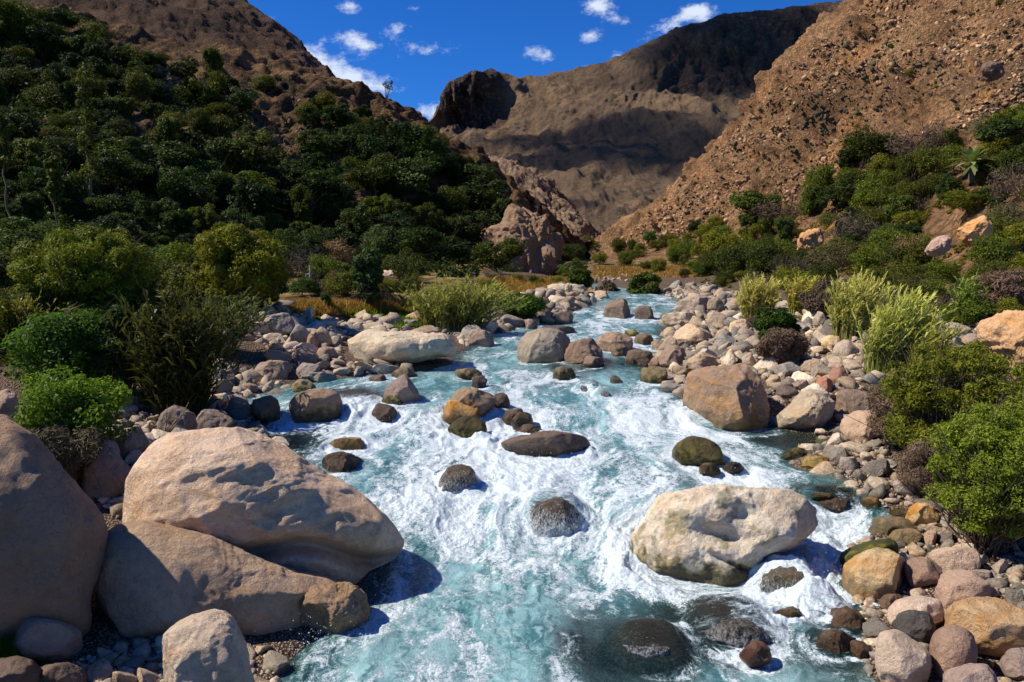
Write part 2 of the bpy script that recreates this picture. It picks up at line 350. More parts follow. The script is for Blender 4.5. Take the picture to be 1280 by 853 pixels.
# ------------------------------------------------------------------ terrain meshes
def cr1(P, t):
    n = P.shape[0]; i = np.clip(np.floor(t).astype(int), 0, n - 2); f = (t - i).reshape(-1, *([1] * (P.ndim - 1)))
    g = lambda k: P[np.clip(k, 0, n - 1)]
    p0, p1, p2, p3 = g(i - 1), g(i), g(i + 1), g(i + 2)
    p0 = np.where((i == 0).reshape(f.shape), 2 * p1 - p2, p0); p3 = np.where((i == n - 2).reshape(f.shape), 2 * p2 - p1, p3)
    return 0.5 * (2 * p1 + (p2 - p0) * f + (2 * p0 - 5 * p1 + 4 * p2 - p3) * f ** 2 + (3 * p1 - p0 - 3 * p2 + p3) * f ** 3)
BVHS = []
def loft(name, rows, nr, nc, mat, disp, rocky=None, back=(20, 80, 0.35)):
    C = np.array([[unp(*p) for p in r] for r in rows])
    b = C[-1].copy(); b[:, 0] += back[0]; b[:, 1] += back[1]; b[:, 2] = b[:, 2] * back[2]
    C = np.concatenate([C, b[None]], 0)
    t = np.linspace(0, C.shape[0] - 1, nr); u = np.linspace(0, C.shape[1] - 1, nc)
    G = cr1(C, t); G = cr1(G.transpose(1, 0, 2), u).transpose(1, 0, 2)
    du = np.gradient(G, axis=1); dv = np.gradient(G, axis=0); N = np.cross(du, dv); N /= np.linalg.norm(N, axis=2)[..., None] + 1e-9
    if N[..., 2].mean() < 0: N = -N
    P = G.reshape(-1, 3); tt = np.repeat(t, nc); uu = np.tile(u, nr)
    d = disp(P, tt, uu)
    V = P + N.reshape(-1, 3) * d[:, None]
    F = gridfaces(nr, nc)
    rk = rocky(P, tt, uu, d) if rocky is not None else np.zeros(len(P))
    me = mk_mesh(name, V, F, mat, True, {'rocky': rk}); o = link(name, me); tag(o, kind='structure')
    BVHS.append(BVHTree.FromPolygons(V.tolist(), F.tolist())); return o, V
def at(px, py, water=True, hills=True):
    g = hit_ground(px, py, water); best = g; bd = 1e9 if g is None else np.linalg.norm(g - CAM)
    if hills:
        r = ray(px, py)
        for bv in BVHS:
            h = bv.ray_cast(Vector(CAM), Vector(r))
            if h[0] is not None and h[3] < bd: bd = h[3]; best = np.array(h[0])
    return best
# valley floor
ys = np.concatenate([np.linspace(-12, 3, 20), np.geomspace(3.1, 120, 430), np.geomspace(123, 4000, 60)])
ks = np.linspace(-1, 1, 460); ks = np.sign(ks) * (0.75 * np.abs(ks) + 1.1 * np.abs(ks) ** 3)
KX, KY = np.meshgrid(ks, ys); GX = KX * (np.abs(KY) + 8); GY = KY
GZ = H(GX, GY); q = np.stack([GX * 1.1, GY * 1.1, GX * 0], -1).reshape(-1, 3)
GZ = GZ + 0.05 * fbm(q, 4).reshape(GZ.shape) * (GY < 150)
GZ = np.where(GY > 250, np.minimum(GZ, 3 - (GY - 250) * 0.01), GZ)
dl = XL(GY) - GX; dr = GX - XR(GY)
gr = np.maximum(sstep(34, 38, GY + dl * 0.1) * sstep(6.5, 8.5, dl), sstep(88, 95, GY) * sstep(6, 10, GX))
gr = np.maximum(gr, sstep(9, 13, np.maximum(dl, dr)) * 0.7)
V = np.stack([GX, GY, GZ], -1).reshape(-1, 3)
o = link('ground', mk_mesh('ground', V, gridfaces(*GX.shape), ground_material(), True, {'grassy': gr.ravel()})); tag(o, kind='structure')

def relz(rk): return rk
# right hillside
M_RIGHT = slope_material('tan_scree_slope', S(158, 118, 82), S(180, 132, 90), S(84, 62, 46), S(216, 172, 126), 1.0, (0.075, 0.065, 0.028), 0.8, 0.55, 1.3, accent=S(208, 146, 84))
rows = [
 [(2100,700,12),(1600,560,16),(1290,462,22),(1170,424,32),(1040,396,48),(930,376,66),(860,352,95),(780,338,125),(735,330,170)],
 [(2100,400,30),(1600,330,35),(1290,300,45),(1180,310,55),(1060,310,75),(960,310,100),(890,310,130),(800,314,160),(740,320,190)],
 [(2100,0,70),(1600,80,70),(1300,150,80),(1190,190,90),(1090,210,110),(1000,245,140),(920,275,170),(830,298,200),(750,314,215)],
 [(2100,-400,150),(1600,-250,150),(1340,-50,170),(1210,30,180),(1120,90,200),(1020,150,220),(930,215,235),(845,268,245),(760,306,235)],
 [(2200,-900,300),(1700,-600,300),(1400,-300,310),(1230,-130,320),(1086,0,320),(997,74,310),(900,185,300),(815,255,290),(748,305,250)]]
def d_right(P, t, u):
    w1, w2, c = worley(P * 0.32 + fbm(P * 0.1, 2)[:, None] * 0.5); w3, w4, c2 = worley(P * 0.11)
    lit = sstep(0.8, 2.0, t)
    gul = ridged(np.stack([P[:, 1] * .035, P[:, 2] * .008, P[:, 0] * .01], 1), 3)
    sb = (P[:, 2] * .9 + P[:, 1] * .30 + fbm(P * .04, 4) * 9) / 8.0; saw = sb - np.floor(sb); led = np.minimum(saw / .75, (1 - saw) / .25)
    lm = sstep(-.15, .35, fbm(P * .018 + 21, 3)); o1, o2, oc = worley(P * .075 + fbm(P * .15, 3)[:, None] * .35); om = sstep(.05, .4, fbm(P * .03 + 60, 3))
    return ((led - .5) * 2.4 * lm * lit + om * lit * (1 - .8 * sstep(6.2, 7.4, u)) * (np.clip(.55 - o1, 0, 1) * 9 + (o2 - o1) * 4) - (gul - .6) * 3.4 * lit + fbm(P * 0.022 + 3, 5) * 9.0 * lit * (1 - .7 * sstep(3.2, 4, t)) * (1 - .85 * sstep(5.6, 7.2, u)) + (w2 - w1) * 1.1 * (0.25 + 0.75 * lit) + (w4 - w3) * 4.5 * lit * sstep(-0.1, .3, perlin(P * .02)) + (ridged(P * .05, 4) - .9) * 2.2 * lit + ridged(P * 0.16, 4) * 0.7 * (0.2 + 0.8 * lit)) * (t < 4.3) + 0
RIGHT, RV = loft('hillside', rows, 520, 620, M_RIGHT, d_right, lambda P, t, u, d: np.maximum(sstep(0.1, 0.4, fbm(P * 0.022 + 5, 4)) * .6, sstep(.1, .4, fbm(P * .03 + 60, 3)) * .45) * sstep(1.6, 2.4, t))
# left hillside
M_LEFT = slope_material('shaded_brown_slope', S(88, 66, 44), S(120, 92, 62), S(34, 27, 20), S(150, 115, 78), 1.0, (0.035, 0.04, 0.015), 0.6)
rows = [
 [(-900,500,22),(-400,420,30),(-50,376,42),(120,366,52),(250,362,66),(380,356,84),(500,354,100),(600,350,118),(700,348,140)],
 [(-900,250,45),(-400,240,52),(-50,260,68),(120,262,80),(250,270,94),(380,275,108),(500,285,122),(610,300,138),(698,330,150)],
 [(-900,0,80),(-400,60,90),(-50,130,110),(110,150,120),(240,170,130),(370,190,140),(500,215,150),(605,262,158),(694,318,160)],
 [(-900,-300,170),(-400,-150,180),(0,8,190),(130,50,190),(250,84,190),(400,108,190),(470,119,188),(545,165,184),(622,225,180),(690,300,168)]]
rows = [r if len(r) == 10 else r[:6] + [((r[5][0] + r[6][0]) / 2 + 30, (r[5][1] + r[6][1]) / 2 + 2, (r[5][2] + r[6][2]) / 2 + 3)] + r[6:] for r in rows]
def d_left(P, t, u):
    w1, w2, c = worley(P * 0.25); k = sstep(0.6, 1.6, t)
    return (fbm(P * 0.035, 4) * 4 + (w2 - w1) * 1.6 + ridged(P * 0.12, 4) * 1.2) * (0.2 + 0.8 * k)
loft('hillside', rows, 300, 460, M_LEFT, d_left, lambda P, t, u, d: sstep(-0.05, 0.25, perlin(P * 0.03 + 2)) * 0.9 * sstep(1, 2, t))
# brown mountain above it
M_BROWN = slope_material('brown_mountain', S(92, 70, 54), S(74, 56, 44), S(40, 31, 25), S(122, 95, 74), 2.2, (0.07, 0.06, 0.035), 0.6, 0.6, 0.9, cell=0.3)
rows = [
 [(-1200,300,230),(-500,260,240),(-50,200,250),(150,190,260),(300,200,270),(400,215,280),(520,240,290),(640,300,300)],
 [(-1200,-200,380),(-500,-80,380),(-50,20,370),(150,60,370),(280,90,370),(390,140,360),(490,200,350),(620,280,340)],
 [(-1200,-1100,640),(-500,-640,640),(-50,-290,620),(150,-110,600),(278,0,580),(378,72,540),(432,116,500),(600,270,420)]]
def d_brown(P, t, u): return fbm(P * 0.012, 5) * 7 + ridged(P * np.array([0.05, 0.05, 0.015]), 4) * 2.2 + fbm(P * .2, 3) * .8
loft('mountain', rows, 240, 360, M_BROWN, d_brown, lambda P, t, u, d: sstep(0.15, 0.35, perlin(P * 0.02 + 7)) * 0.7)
# rocky spur closing the gorge
M_SPUR = slope_material('tan_rock_spur', S(138, 114, 90), S(148, 122, 96), S(66, 53, 43), S(188, 158, 126), 1.3, (0.06, 0.05, 0.025), 0.3)
rows = [
 [(520,345,230),(600,343,230),(660,342,230),(700,341,225),(740,338,220),(790,338,230),(900,335,240)],
 [(530,290,280),(600,280,270),(650,285,265),(695,300,260),(730,310,250),(775,326,250),(890,330,250)],
 [(540,235,330),(596,203,335),(634,196,335),(680,226,325),(716,262,310),(750,292,300),(870,325,290)]]
def d_spur(P, t, u):
    w1, w2, c = worley(P * np.array([0.12, 0.12, 0.05]))
    w3, w4, c2 = worley(P * np.array([.4, .4, .16]))
    return (w2 - w1) * 2.0 + (w4 - w3) * 1.2 + fbm(P * 0.05, 4) * 3 + ridged(P * np.array([.12, .12, .05]), 4) * 1.0 - 2
loft('rocky_spur', rows, 200, 240, M_SPUR, d_spur, lambda P, t, u, d: sstep(-.1, .3, perlin(P * 0.05)) * 0.8)
# far mountain
M_FAR = slope_material('far_mountain', S(122, 101, 80), S(80, 68, 62), S(58, 48, 44), S(160, 130, 98), 7.0, (0.06, 0.065, 0.04), 0.85, 0.52, 1.3, 0.75, cell=0.12, accent=S(150, 120, 86))
px = [300, 430, 500, 540, 566, 600, 655, 690, 755, 795, 850, 905, 960, 1012, 1062, 1150, 1300, 1500]
rg = [330, 250, 200, 160, 116, 98, 104, 103, 92, 72, 49, 33, 26, 17, 19, 60, 120, 200]
cf = [332, 270, 222, 172, 158, 152, 150, 138, 125, 122, 118, 118, 112, 108, 105, 130, 190, 260]
rows = [[(p, 345, 560) for p in px], [(p, 300, 760) for p in px], [(p, 232 if p < 1100 else 260, 1020) for p in px],
        [(p, max(c + 18, 0), 1330) for p, c in zip(px, cf)], [(p, c - 4, 1440 if p < 630 else 1405) for p, c in zip(px, cf)], [(p, r + 3, 1510 if p < 630 else 1670) for p, r in zip(px, rg)]]
def d_far(P, t, u):
    cl = np.exp(-((t - 4.4) / 0.6) ** 2)
    # dark crags: left headland and the band under the summit ridge
    crag = np.clip(1.2 * np.exp(-((u - 4.4) / 1.0) ** 2) + 0.55 * sstep(8.5, 9.8, u) + 0.1 * np.exp(-((u - 8.2) / .4) ** 2), 0, 1)
    q = P * np.array([0.022, 0.02, 0.006]) + fbm(P * .006, 3)[:, None] * .6
    top = 1 - 0.75 * sstep(4.3, 5.0, t)
    return (fbm(P * 0.003, 5) * 20 + (ridged(q, 5) - 1.0) * 26 * cl * crag + (ridged(P * np.array([0.008, 0.008, 0.004]), 4) - .9) * 9 + (ridged(np.stack([P[:, 0] * .02 + fbm(P * .003, 2) * 1.5, P[:, 1] * .004, P[:, 2] * .005], 1), 4) - .9) * 6 + fbm(P * .06, 3) * 2.5) * top
def rk_far(P, t, u, d):
    cl = sstep(3.7, 4.0, t + 0.35 * perlin(P * .01)) * (1 - 0.6 * sstep(4.9, 5.1, t))
    crag = np.clip(sstep(3.0, 3.6, u) * (1 - sstep(5.2, 5.9, u)) + 0.8 * sstep(8.9, 9.8, u) + 0.5 * np.exp(-((u - 7.9) / .25) ** 2), 0, 1)
    return np.clip(cl * crag, 0, 1)
FARM, FV = loft('mountain', rows, 360, 520, M_FAR, d_far, rk_far, (0, 600, 0.2))

# ------------------------------------------------------------------ boulders
def ico(n):
    import bmesh
    bm = bmesh.new(); bmesh.ops.create_icosphere(bm, subdivisions=n, radius=1.0)
    V = np.array([v.co[:] for v in bm.verts]); F = np.array([[v.index for v in f.verts] for f in bm.faces]); bm.free(); return V, F
ICO = {k: ico(k) for k in (1, 2, 3, 4, 5, 6, 7)}
ROCKS = []          # (x, y, r) footprints
WROCK = []          # rocks that stand in the stream
def smooth_outline(pts, n=240):
    P = np.array(pts, float); P = np.concatenate([P, P[:1]], 0); m = len(P) - 1
    t = np.linspace(0, m, n, endpoint=False); i = np.floor(t).astype(int); f = (t - i)[:, None]
    g = lambda k: P[k % m]
    p0, p1, p2, p3 = g(i - 1), g(i), g(i + 1), g(i + 2)
    return 0.5 * (2 * p1 + (p2 - p0) * f + (2 * p0 - 5 * p1 + 4 * p2 - p3) * f ** 2 + (3 * p1 - p0 - 3 * p2 + p3) * f ** 3)
def boulder(name, label, outline, color, T=0.45, apex=None, p=2.2, cuts=11, rough=1.0, res=5, stain=0.0, moss=0.0, wet=0.0, depth=None, seed=None,
            cat='boulder', group=None, water=False, parent=None, grooves=None, cutk=(0.74, 0.94), ybot=None, film=0.0, crag=0.0):
    seed = len(ROCKS) * 7 + 1 if seed is None else seed; rg_ = np.random.default_rng(seed)
    if water and ybot is None:
        yb = [q[1] for q in outline]; ybot = max(yb); ym = (max(yb) + min(yb)) / 2; outline = [(x, y + max(0, y - ym) * .5) for x, y in outline]
    O = smooth_outline(outline)
    cx0, cy0 = O.mean(0); ax, ay = apex if apex else (cx0, cy0)
    bot = O[:, 1].max() if ybot is None else ybot; wpx = np.ptp(O[:, 0]); hpx = np.ptp(O[:, 1])
    if depth is None:
        g = at(min(max(cx0, -200), 1500), bot - 0.04 * hpx, True, False)
        dist = np.linalg.norm(g - CAM)
    else: dist = depth
    halfw = 0.5 * wpx / FPX * dist
    Tm = T * 2 * halfw; dist = dist + Tm * (0.45 if depth is None else 0)
    n = ray(ax, ay); C = CAM + n * dist
    r = np.cross(n, [0, 0, 1]); r /= np.linalg.norm(r); u = np.cross(r, n)
    # outline in the plane through the centre
    A = []
    for q in O:
        rr = ray(*q); s = (C - CAM) @ n / (rr @ n); Q = CAM + rr * s - C; A.append((Q @ r, Q @ u))
    A = np.array(A); th = np.arctan2(A[:, 1], A[:, 0]); ra = np.hypot(A[:, 0], A[:, 1])
    bins = np.linspace(-math.pi, math.pi, 181); R = np.zeros(181); idx = np.round((th + math.pi) / (2 * math.pi) * 180).astype(int) % 180
    for k in range(180):
        s = ra[idx == k]; R[k] = s.max() if len(s) else np.nan
    ok = ~np.isnan(R[:180]); kk = np.arange(180)
    R[:180] = np.interp(kk, np.concatenate([kk[ok] - 180, kk[ok], kk[ok] + 180]), np.tile(R[:180][ok], 3)); R[180] = R[0]
    S_, F = ICO[res]; rho = np.hypot(S_[:, 0], S_[:, 1]); tt = np.arctan2(S_[:, 1], S_[:, 0])
    sc = 1 / (rho ** p + np.abs(S_[:, 2]) ** p + 1e-12) ** (1 / p)
    ro = np.interp(tt, bins, R) * rho * sc; a = ro * np.cos(tt); bb = ro * np.sin(tt); dd = S_[:, 2] * sc * Tm
    # recentre bulge so that the rim plane sits behind the nearest point
    L = np.stack([a, bb, dd], 1); size = max(halfw, 0.5 * hpx / FPX * dist)
    sup = np.abs(L)
    for k in range(cuts):
        nv = rg_.normal(size=3); nv[2] = -abs(nv[2]) * 1.1; nv[1] = nv[1] * .8 + .15; nv /= np.linalg.norm(nv)
        pr = L @ nv; h = pr.max() * rg_.uniform(*cutk)
        L = L - np.clip(pr - h, 0, None)[:, None] * nv * 0.92
    Nv = L / (np.linalg.norm(L, axis=1)[:, None] + 1e-9)
    q = L / size + seed * 3.7
    w1, w2, cc = worley(q * 1.3)
    w3, w4, c3 = worley(q * 2.6 + fbm(q * 2, 2)[:, None] * .3)
    d = size * rough * (0.055 * fbm(q * 1.1, 3) + 0.034 * (ridged(q * 1.8, 4) - .9) + 0.07 * (np.minimum(w2 - w1, 0.35) - 0.15) + 0.03 * (np.minimum(w4 - w3, .3) - .12) + 0.012 * fbm(q * 9, 3))
    if crag:
        v1, v2, _ = worley(q * (3.2, 1.1, 3.2)); d = d + size * crag * (0.10 * (ridged(q * (2.6, .9, 2.6), 5) - 1.0) + 0.35 * (np.minimum(v2 - v1, .4) - .2))
    L = L + Nv * d[:, None]
    if grooves is not None: L = grooves(L, size)
    Wd = C + L[:, :1] * r + L[:, 1:2] * u + L[:, 2:] * n
    if film: Wd[:, 2] -= .45 * halfw * film
    base = np.array([C[0], C[1], 0.0]); base[2] = max(H(C[0], C[1]), W(C[1]) if XL(C[1]) < C[0] < XR(C[1]) else -9) if depth is None else Wd[:, 2].min()
    me = mk_mesh(name, Wd - base, F, M_ROCK); o = link(name, me, parent, base)
    o.color = (*color, 1); o['stain'] = float(stain); o['moss'] = float(moss); o['wet'] = float(wet); o['film'] = float(film)
    if parent is None: tag(o, label, cat, group)
    if depth is None or depth < 60:
        ROCKS.append((C[0], C[1], halfw)); LAND.append((o, cx0, cy0, wpx)); RT.append(max(Tm, halfw * .35))
        if water: WROCK.append((C[0], C[1], halfw, film))
    return o
LAND = []; RT = []
def ell(x0, x1, y0, y1, seed=0, jit=0.10, extra=0.15):
    """a rough oval that fills the box, its foot a little lower"""
    g = np.random.default_rng(seed); cx, cy = (x0 + x1) / 2, (y0 + y1) / 2 + (y1 - y0) * extra / 2; a, b = (x1 - x0) / 2, (y1 - y0) / 2 * (1 + extra); out = []
    for k in range(10):
        t = k / 10 * 2 * math.pi; m = 1 + g.uniform(-jit, jit) ; e = 0.85
        c, s = math.cos(t), math.sin(t)
        out.append((cx + a * m * math.copysign(abs(c) ** e, c), cy + b * m * math.copysign(abs(s) ** e, s)))
    return out
TAN = S(176, 142, 108); WARM = S(190, 150, 112); GREY = S(162, 148, 130); PALE = S(196, 176, 150); BRN = S(142, 118, 94); DRK = S(86, 74, 64); PINK = S(182, 154, 132); OCH = S(176, 138, 84); WETC = S(92, 74, 54)
# --- the large named rocks of the photograph
boulder('boulder', 'huge smooth brown boulder cut by the left edge, largest at far left',
        [(-110,560),(-60,528),(0,520),(28,530),(62,562),(102,612),(129,650),(129,695),(114,745),(104,792),(40,812),(-110,815),(-140,680)], S(146,116,88), 0.36, (40,650), 2.2, 5, 0.6, 7, stain=0.12, depth=12.3, cutk=(.93, .99))
def ledge(L, s):
    # overhanging lip across the lower third, with scooped hollows beneath
    a, b = L[:, 0] / s, L[:, 1] / s
    line = -0.36 - 0.16 * a + 0.05 * np.sin(a * 7)
    g = np.exp(-((b - line) / 0.055) ** 2) * sstep(-0.55, 0.0, a); k = sstep(0.10, -0.25, L[:, 2] / s)
    sc = np.exp(-(((a + 0.05) / 0.3) ** 2 + ((b - 0.30 + a * .4) / 0.10) ** 2)) * 0.05 + np.exp(-(((a - 0.45) / 0.22) ** 2 + ((b - 0.05) / 0.12) ** 2)) * 0.06
    lines = 0.010 * (np.abs(np.sin((b + 0.40 * a) * 9 + 2.2 * np.sin(a * 3 + 1) + fbm(np.stack([a, b, a * 0], 1) * 3, 3) * 1.2)) * 2 - 1) * sstep(0.45, 0.0, b)
    cz = fbm(np.stack([a * 1.1 + b * .8, b * 3.2 - a * 1.3, L[:, 2] / s * 1.5], 1) * 1.3 + 4, 5); lines = lines * .8 + .005 * (1 - np.abs(cz) * 4).clip(-1, 1) * -1 * k
    L = L.copy(); L[:, 2] += s * k * (0.24 * g + sc * 1.2 + lines * 2.2); return L
boulder('boulder', 'largest cream tan boulder at left, rounded top with a ledge above the pool',
        [(150,648),(160,605),(185,562),(222,541),(290,533),(335,550),(380,575),(430,603),(466,630),(496,664),(503,686),(486,702),(462,714),(440,732),(400,742),(350,735),(300,720),(240,702),(195,685),(160,676)],
        S(212,178,144), 0.27, (330,615), 2.0, 6, 0.34, 7, stain=0.2, depth=13.3, grooves=ledge, cutk=(.86,.98))
boulder('boulder', 'smooth scooped tan rock forming the foot below the largest cream boulder',
        [(120,690),(160,655),(240,665),(310,690),(365,712),(405,722),(425,735),(400,760),(380,790),(345,810),(300,806),(250,800),(190,800),(130,795)],
        S(176,144,112), 0.22, (290,745), 2.0, 5, 0.6, 7, stain=0.15, wet=0.15, depth=12.3, cutk=(.9,.99))
boulder('boulder', 'knobbly brown wet rock at water edge beneath the largest cream boulder',
        [(372,745),(400,732),(440,732),(458,744),(460,765),(448,790),(420,800),(385,800),(372,775)], S(150,118,84), 0.45, None, 2.1, 6, 1.6, 6, stain=0.2, moss=0.2, wet=0.4, depth=12.0)
boulder('boulder', 'rounded pinkish brown boulder beside green grass in the bottom left corner',
        [(8,790),(20,772),(50,768),(82,776),(100,792),(101,812),(85,826),(50,830),(15,822)], S(160,134,112), 0.42, (60,795), 2.3, 5, 0.8, 6)
boulder('boulder', 'angular grey boulder with an ochre patch at bottom left of the river',
        [(196,815),(200,797),(228,777),(268,763),(290,770),(304,795),(312,830),(318,880),(260,890),(200,880)], S(196,172,144), 0.45, (275,802), 1.9, 9, 0.9, 6, stain=0.3, depth=9.3, cutk=(.84,.96))
boulder('boulder', 'flat dark brown boulder sliced by the bottom left corner', [(-40,850),(-10,828),(25,824),(48,838),(52,880),(-40,885)], S(110,88,70), 0.45, res=5)
boulder('boulder', 'low dark brown rock between pebbles and grass, bottom left', [(46,840),(60,830),(85,827),(104,834),(110,858),(80,868),(50,862)], S(118,94,76), 0.45, res=5)
def hollow(L, s):
    a, b = L[:, 0] / s, L[:, 1] / s; L = L.copy(); k = sstep(0.1, -.2, L[:, 2] / s)
    g = np.exp(-(((a - .12 + b * .5) / .34) ** 2 + ((b + .02) / .11) ** 2)) * .16 + np.exp(-(((a - .32) / .13) ** 2 + ((b - .22) / .12) ** 2)) * .10 + np.exp(-((b + .20 + .35 * a) / .035) ** 2) * sstep(-.1, .1, a) * .08 + np.exp(-(((a + .5) / .3) ** 2 + ((b - .1) / .07) ** 2)) * .04
    L[:, 2] += s * k * g; return L
boulder('boulder', 'large white grooved boulder midstream with a mossy green right flank',
        [(793,682),(799,655),(815,634),(840,618),(872,611),(920,610),(966,613),(1000,627),(1018,648),(1010,668),(988,680),(962,688),(945,706),(925,722),(905,727),(875,720),(838,708),(808,700)],
        S(214,198,172), 0.36, (890,668), 2.1, 8, 1.0, 7, grooves=hollow, stain=0.22, moss=0.75, wet=0.35, water=True, cutk=(.84,.97))
boulder('boulder', 'big brown boulder with a dark right face on the right bank',
        [(838,517),(860,472),(882,458),(924,454),(938,462),(952,480),(962,503),(956,526),(926,536),(881,534),(850,529)], S(158,128,100), 0.42, (922,505), 1.6, 9, 0.8, 6, stain=0.4, moss=0.3, wet=0.2, water=True)
boulder('boulder', 'pale carved boulder right of the dark faced brown one',
        [(963,529),(984,508),(1003,490),(1024,486),(1038,494),(1042,512),(1034,530),(1018,538),(984,537),(968,535)], S(190,170,140), 0.42, (1012,510), 1.8, 9, 1.2, 6, stain=0.25, wet=.2)
boulder('boulder', 'yellow lichened round boulder beside the cascade at lower right',
        [(1053,715),(1064,699),(1090,686),(1116,683),(1130,694),(1137,713),(1131,735),(1108,745),(1082,748),(1060,737)], S(204,172,118), 0.45, (1092,715), 2.2, 7, 0.8, 6, stain=0.55, moss=0.2, wet=0.25, water=True)
boulder('boulder', 'moss covered slab leaning behind the yellow boulder by the cascade',
        [(1050,694),(1074,680),(1102,674),(1120,679),(1118,695),(1090,705),(1060,722),(1050,712)], S(70,72,22), 0.5, None, 2.1, 6, 0.8, 5, moss=1.0, depth=14.5, wet=0.2)
boulder('boulder', 'long pale slab boulder lying on the left bank by the stream',
        [(417,436),(430,423),(452,412),(478,415),(500,415),(540,416),(565,418),(573,431),(571,445),(548,448),(528,452),(503,457),(475,456),(448,456),(424,451)], S(200,180,148), 0.28, (530,432), 1.9, 8, 1.0, 6, stain=0.12, wet=0.15, cutk=(.8,.97))
boulder('boulder', 'rounded grey boulder midstream in the middle distance, widest of its row',
        [(645,438),(650,422),(668,413),(690,411),(708,420),(715,433),(708,447),(690,452),(660,451),(648,447)], S(150,134,112), 0.42, None, 2.5, 5, 0.9, 6, wet=0.2, water=True)
boulder('boulder', 'flat brown rock awash in the middle of the rapids',
        [(626,554),(650,545),(690,540),(722,544),(738,556),(722,566),(670,566),(640,562)], S(112,92,76), 0.4, None, 2.4, 4, 0.7, 5, wet=0.5, water=True)
boulder('boulder', 'mossy green topped dark rock in the right hand current',
        [(840,567),(848,553),(868,546),(892,553),(908,568),(900,577),(855,577)], S(84,70,36), 0.45, None, 2.4, 4, 0.6, 5, moss=0.9, wet=0.5, water=True)
boulder('boulder', 'pyramid shaped grey rock standing in the left rapids',
        [(477,491),(488,478),(503,468),(513,475),(526,495),(522,504),(503,505),(481,500)], S(146,124,112), 0.5, (508,486), 1.6, 8, 0.7, 5, wet=0.2, water=True)
boulder('boulder', 'grey capped rock on top of the central island of stones',
        [(561,502),(567,488),(585,485),(602,488),(620,497),(616,515),(592,522),(570,515)], S(140,118,92), 0.5, (590,503), 1.8, 9, 1.0, 5, stain=0.5, wet=0.3, water=True)
boulder('boulder', 'golden stained rock at the left end of the central island',
        [(551,512),(558,501),(580,502),(603,510),(602,524),(575,526),(555,523)], S(168,124,52), 0.5, None, 2.2, 6, 0.8, 5, stain=0.8, moss=.2, wet=0.3, water=True)
boulder('boulder', 'dark mossy rock lowest of the central island', [(561,532),(572,522),(590,521),(606,530),(607,543),(580,547),(562,543)], S(70,58,28), 0.5, None, 2.2, 6, 1.2, 5, moss=0.8, wet=0.55, water=True)
boulder('boulder', 'big grey boulder with green stains beside the little left waterfall',
        [(362,502),(377,490),(400,486),(422,492),(428,510),(412,526),(375,528),(364,516)], S(150,124,100), 0.45, (392,508), 2.2, 5, 0.8, 5, moss=0.6, wet=0.3, stain=.2, water=True)
boulder('boulder', 'egg shaped upright brown boulder among the bottom right rocks',
        [(1162,806),(1172,787),(1192,780),(1212,789),(1222,812),(1216,838),(1198,856),(1177,855),(1166,832)], S(158,124,98), 0.5, None, 2.2, 3, 0.5, 6)
boulder('boulder', 'long golden brown boulder, biggest of the bottom right rocks',
        [(1176,782),(1190,757),(1216,747),(1246,748),(1278,762),(1305,785),(1300,812),(1258,822),(1214,816),(1196,800)], S(184,146,96), 0.42, (1228,780), 2.3, 5, 0.7, 6, stain=0.5)
boulder('boulder', 'rounded pale pinkish boulder at the water edge, bottom right',
        [(1094,812),(1102,792),(1122,789),(1146,803),(1163,820),(1162,845),(1148,866),(1116,866),(1098,845)], S(190,164,138), 0.5, None, 2.4, 5, 0.6, 6)
boulder('boulder', 'dark grey rough rock resting on a pink slab, lower right',
        [(1115,790),(1122,770),(1142,760),(1160,768),(1170,788),(1160,803),(1135,805)], S(84,78,72), 0.5, None, 2.0, 10, 1.4, 5)
boulder('boulder', 'flat pink slab behind the dark grey rough rock', [(1110,768),(1120,752),(1150,746),(1175,752),(1180,770),(1168,790),(1130,790),(1114,782)], S(204,176,150), 0.4, None, 2.4, 6, 0.7, 5)
boulder('boulder', 'brown squarish rock touching the right side of the yellow boulder', [(1132,706),(1148,697),(1172,706),(1182,718),(1170,731),(1140,735)], S(146,114,90), 0.5, (1150,715), 2.4, 8, 0.8, 5)
boulder('boulder', 'pale flat topped block right of the brown squarish rock', [(1161,693),(1180,686),(1215,685),(1225,698),(1222,714),(1190,718),(1175,712)], S(190,158,126), 0.45, None, 2.8, 8, 0.8, 5)
boulder('boulder', 'angular tan boulder above the long golden brown one', [(1171,735),(1182,718),(1205,713),(1232,722),(1250,742),(1235,752),(1200,760),(1178,764)], S(170,136,110), 0.45, (1200,735), 1.8, 12, 1.0, 5)
boulder('boulder', 'lumpy grey pink rock cut by the bottom edge at right', [(1176,850),(1190,836),(1215,832),(1242,836),(1254,856),(1240,885),(1180,885)], S(160,134,118), 0.45, res=5)
boulder('boulder', 'grey rock at the right edge near the bottom corner', [(1250,828),(1262,812),(1285,810),(1305,822),(1305,848),(1270,850),(1256,842)], S(150,128,114), 0.45, res=5)
boulder('boulder', 'yellow stained rock under the large right bush', [(1128,645),(1140,632),(1156,628),(1170,638),(1172,652),(1150,657),(1132,654)], S(196,156,88), 0.45, res=5, stain=0.9)
boulder('boulder', 'dome rock covered by thin falling water at centre of the rapids', [(655,645),(668,620),(693,609),(718,612),(727,630),(716,655),(690,662),(660,657)], WETC, 0.5, None, 2.3, 8, 1.6, 5, film=.85, wet=1.0, water=True)
boulder('boulder', 'round brown rock half under the water left of centre', [(549,596),(560,580),(576,576),(592,584),(596,600),(575,608),(555,606)], S(100,78,50), 0.5, None, 2.3, 8, 1.6, 5, film=.5, wet=1.0, moss=.2, water=True)
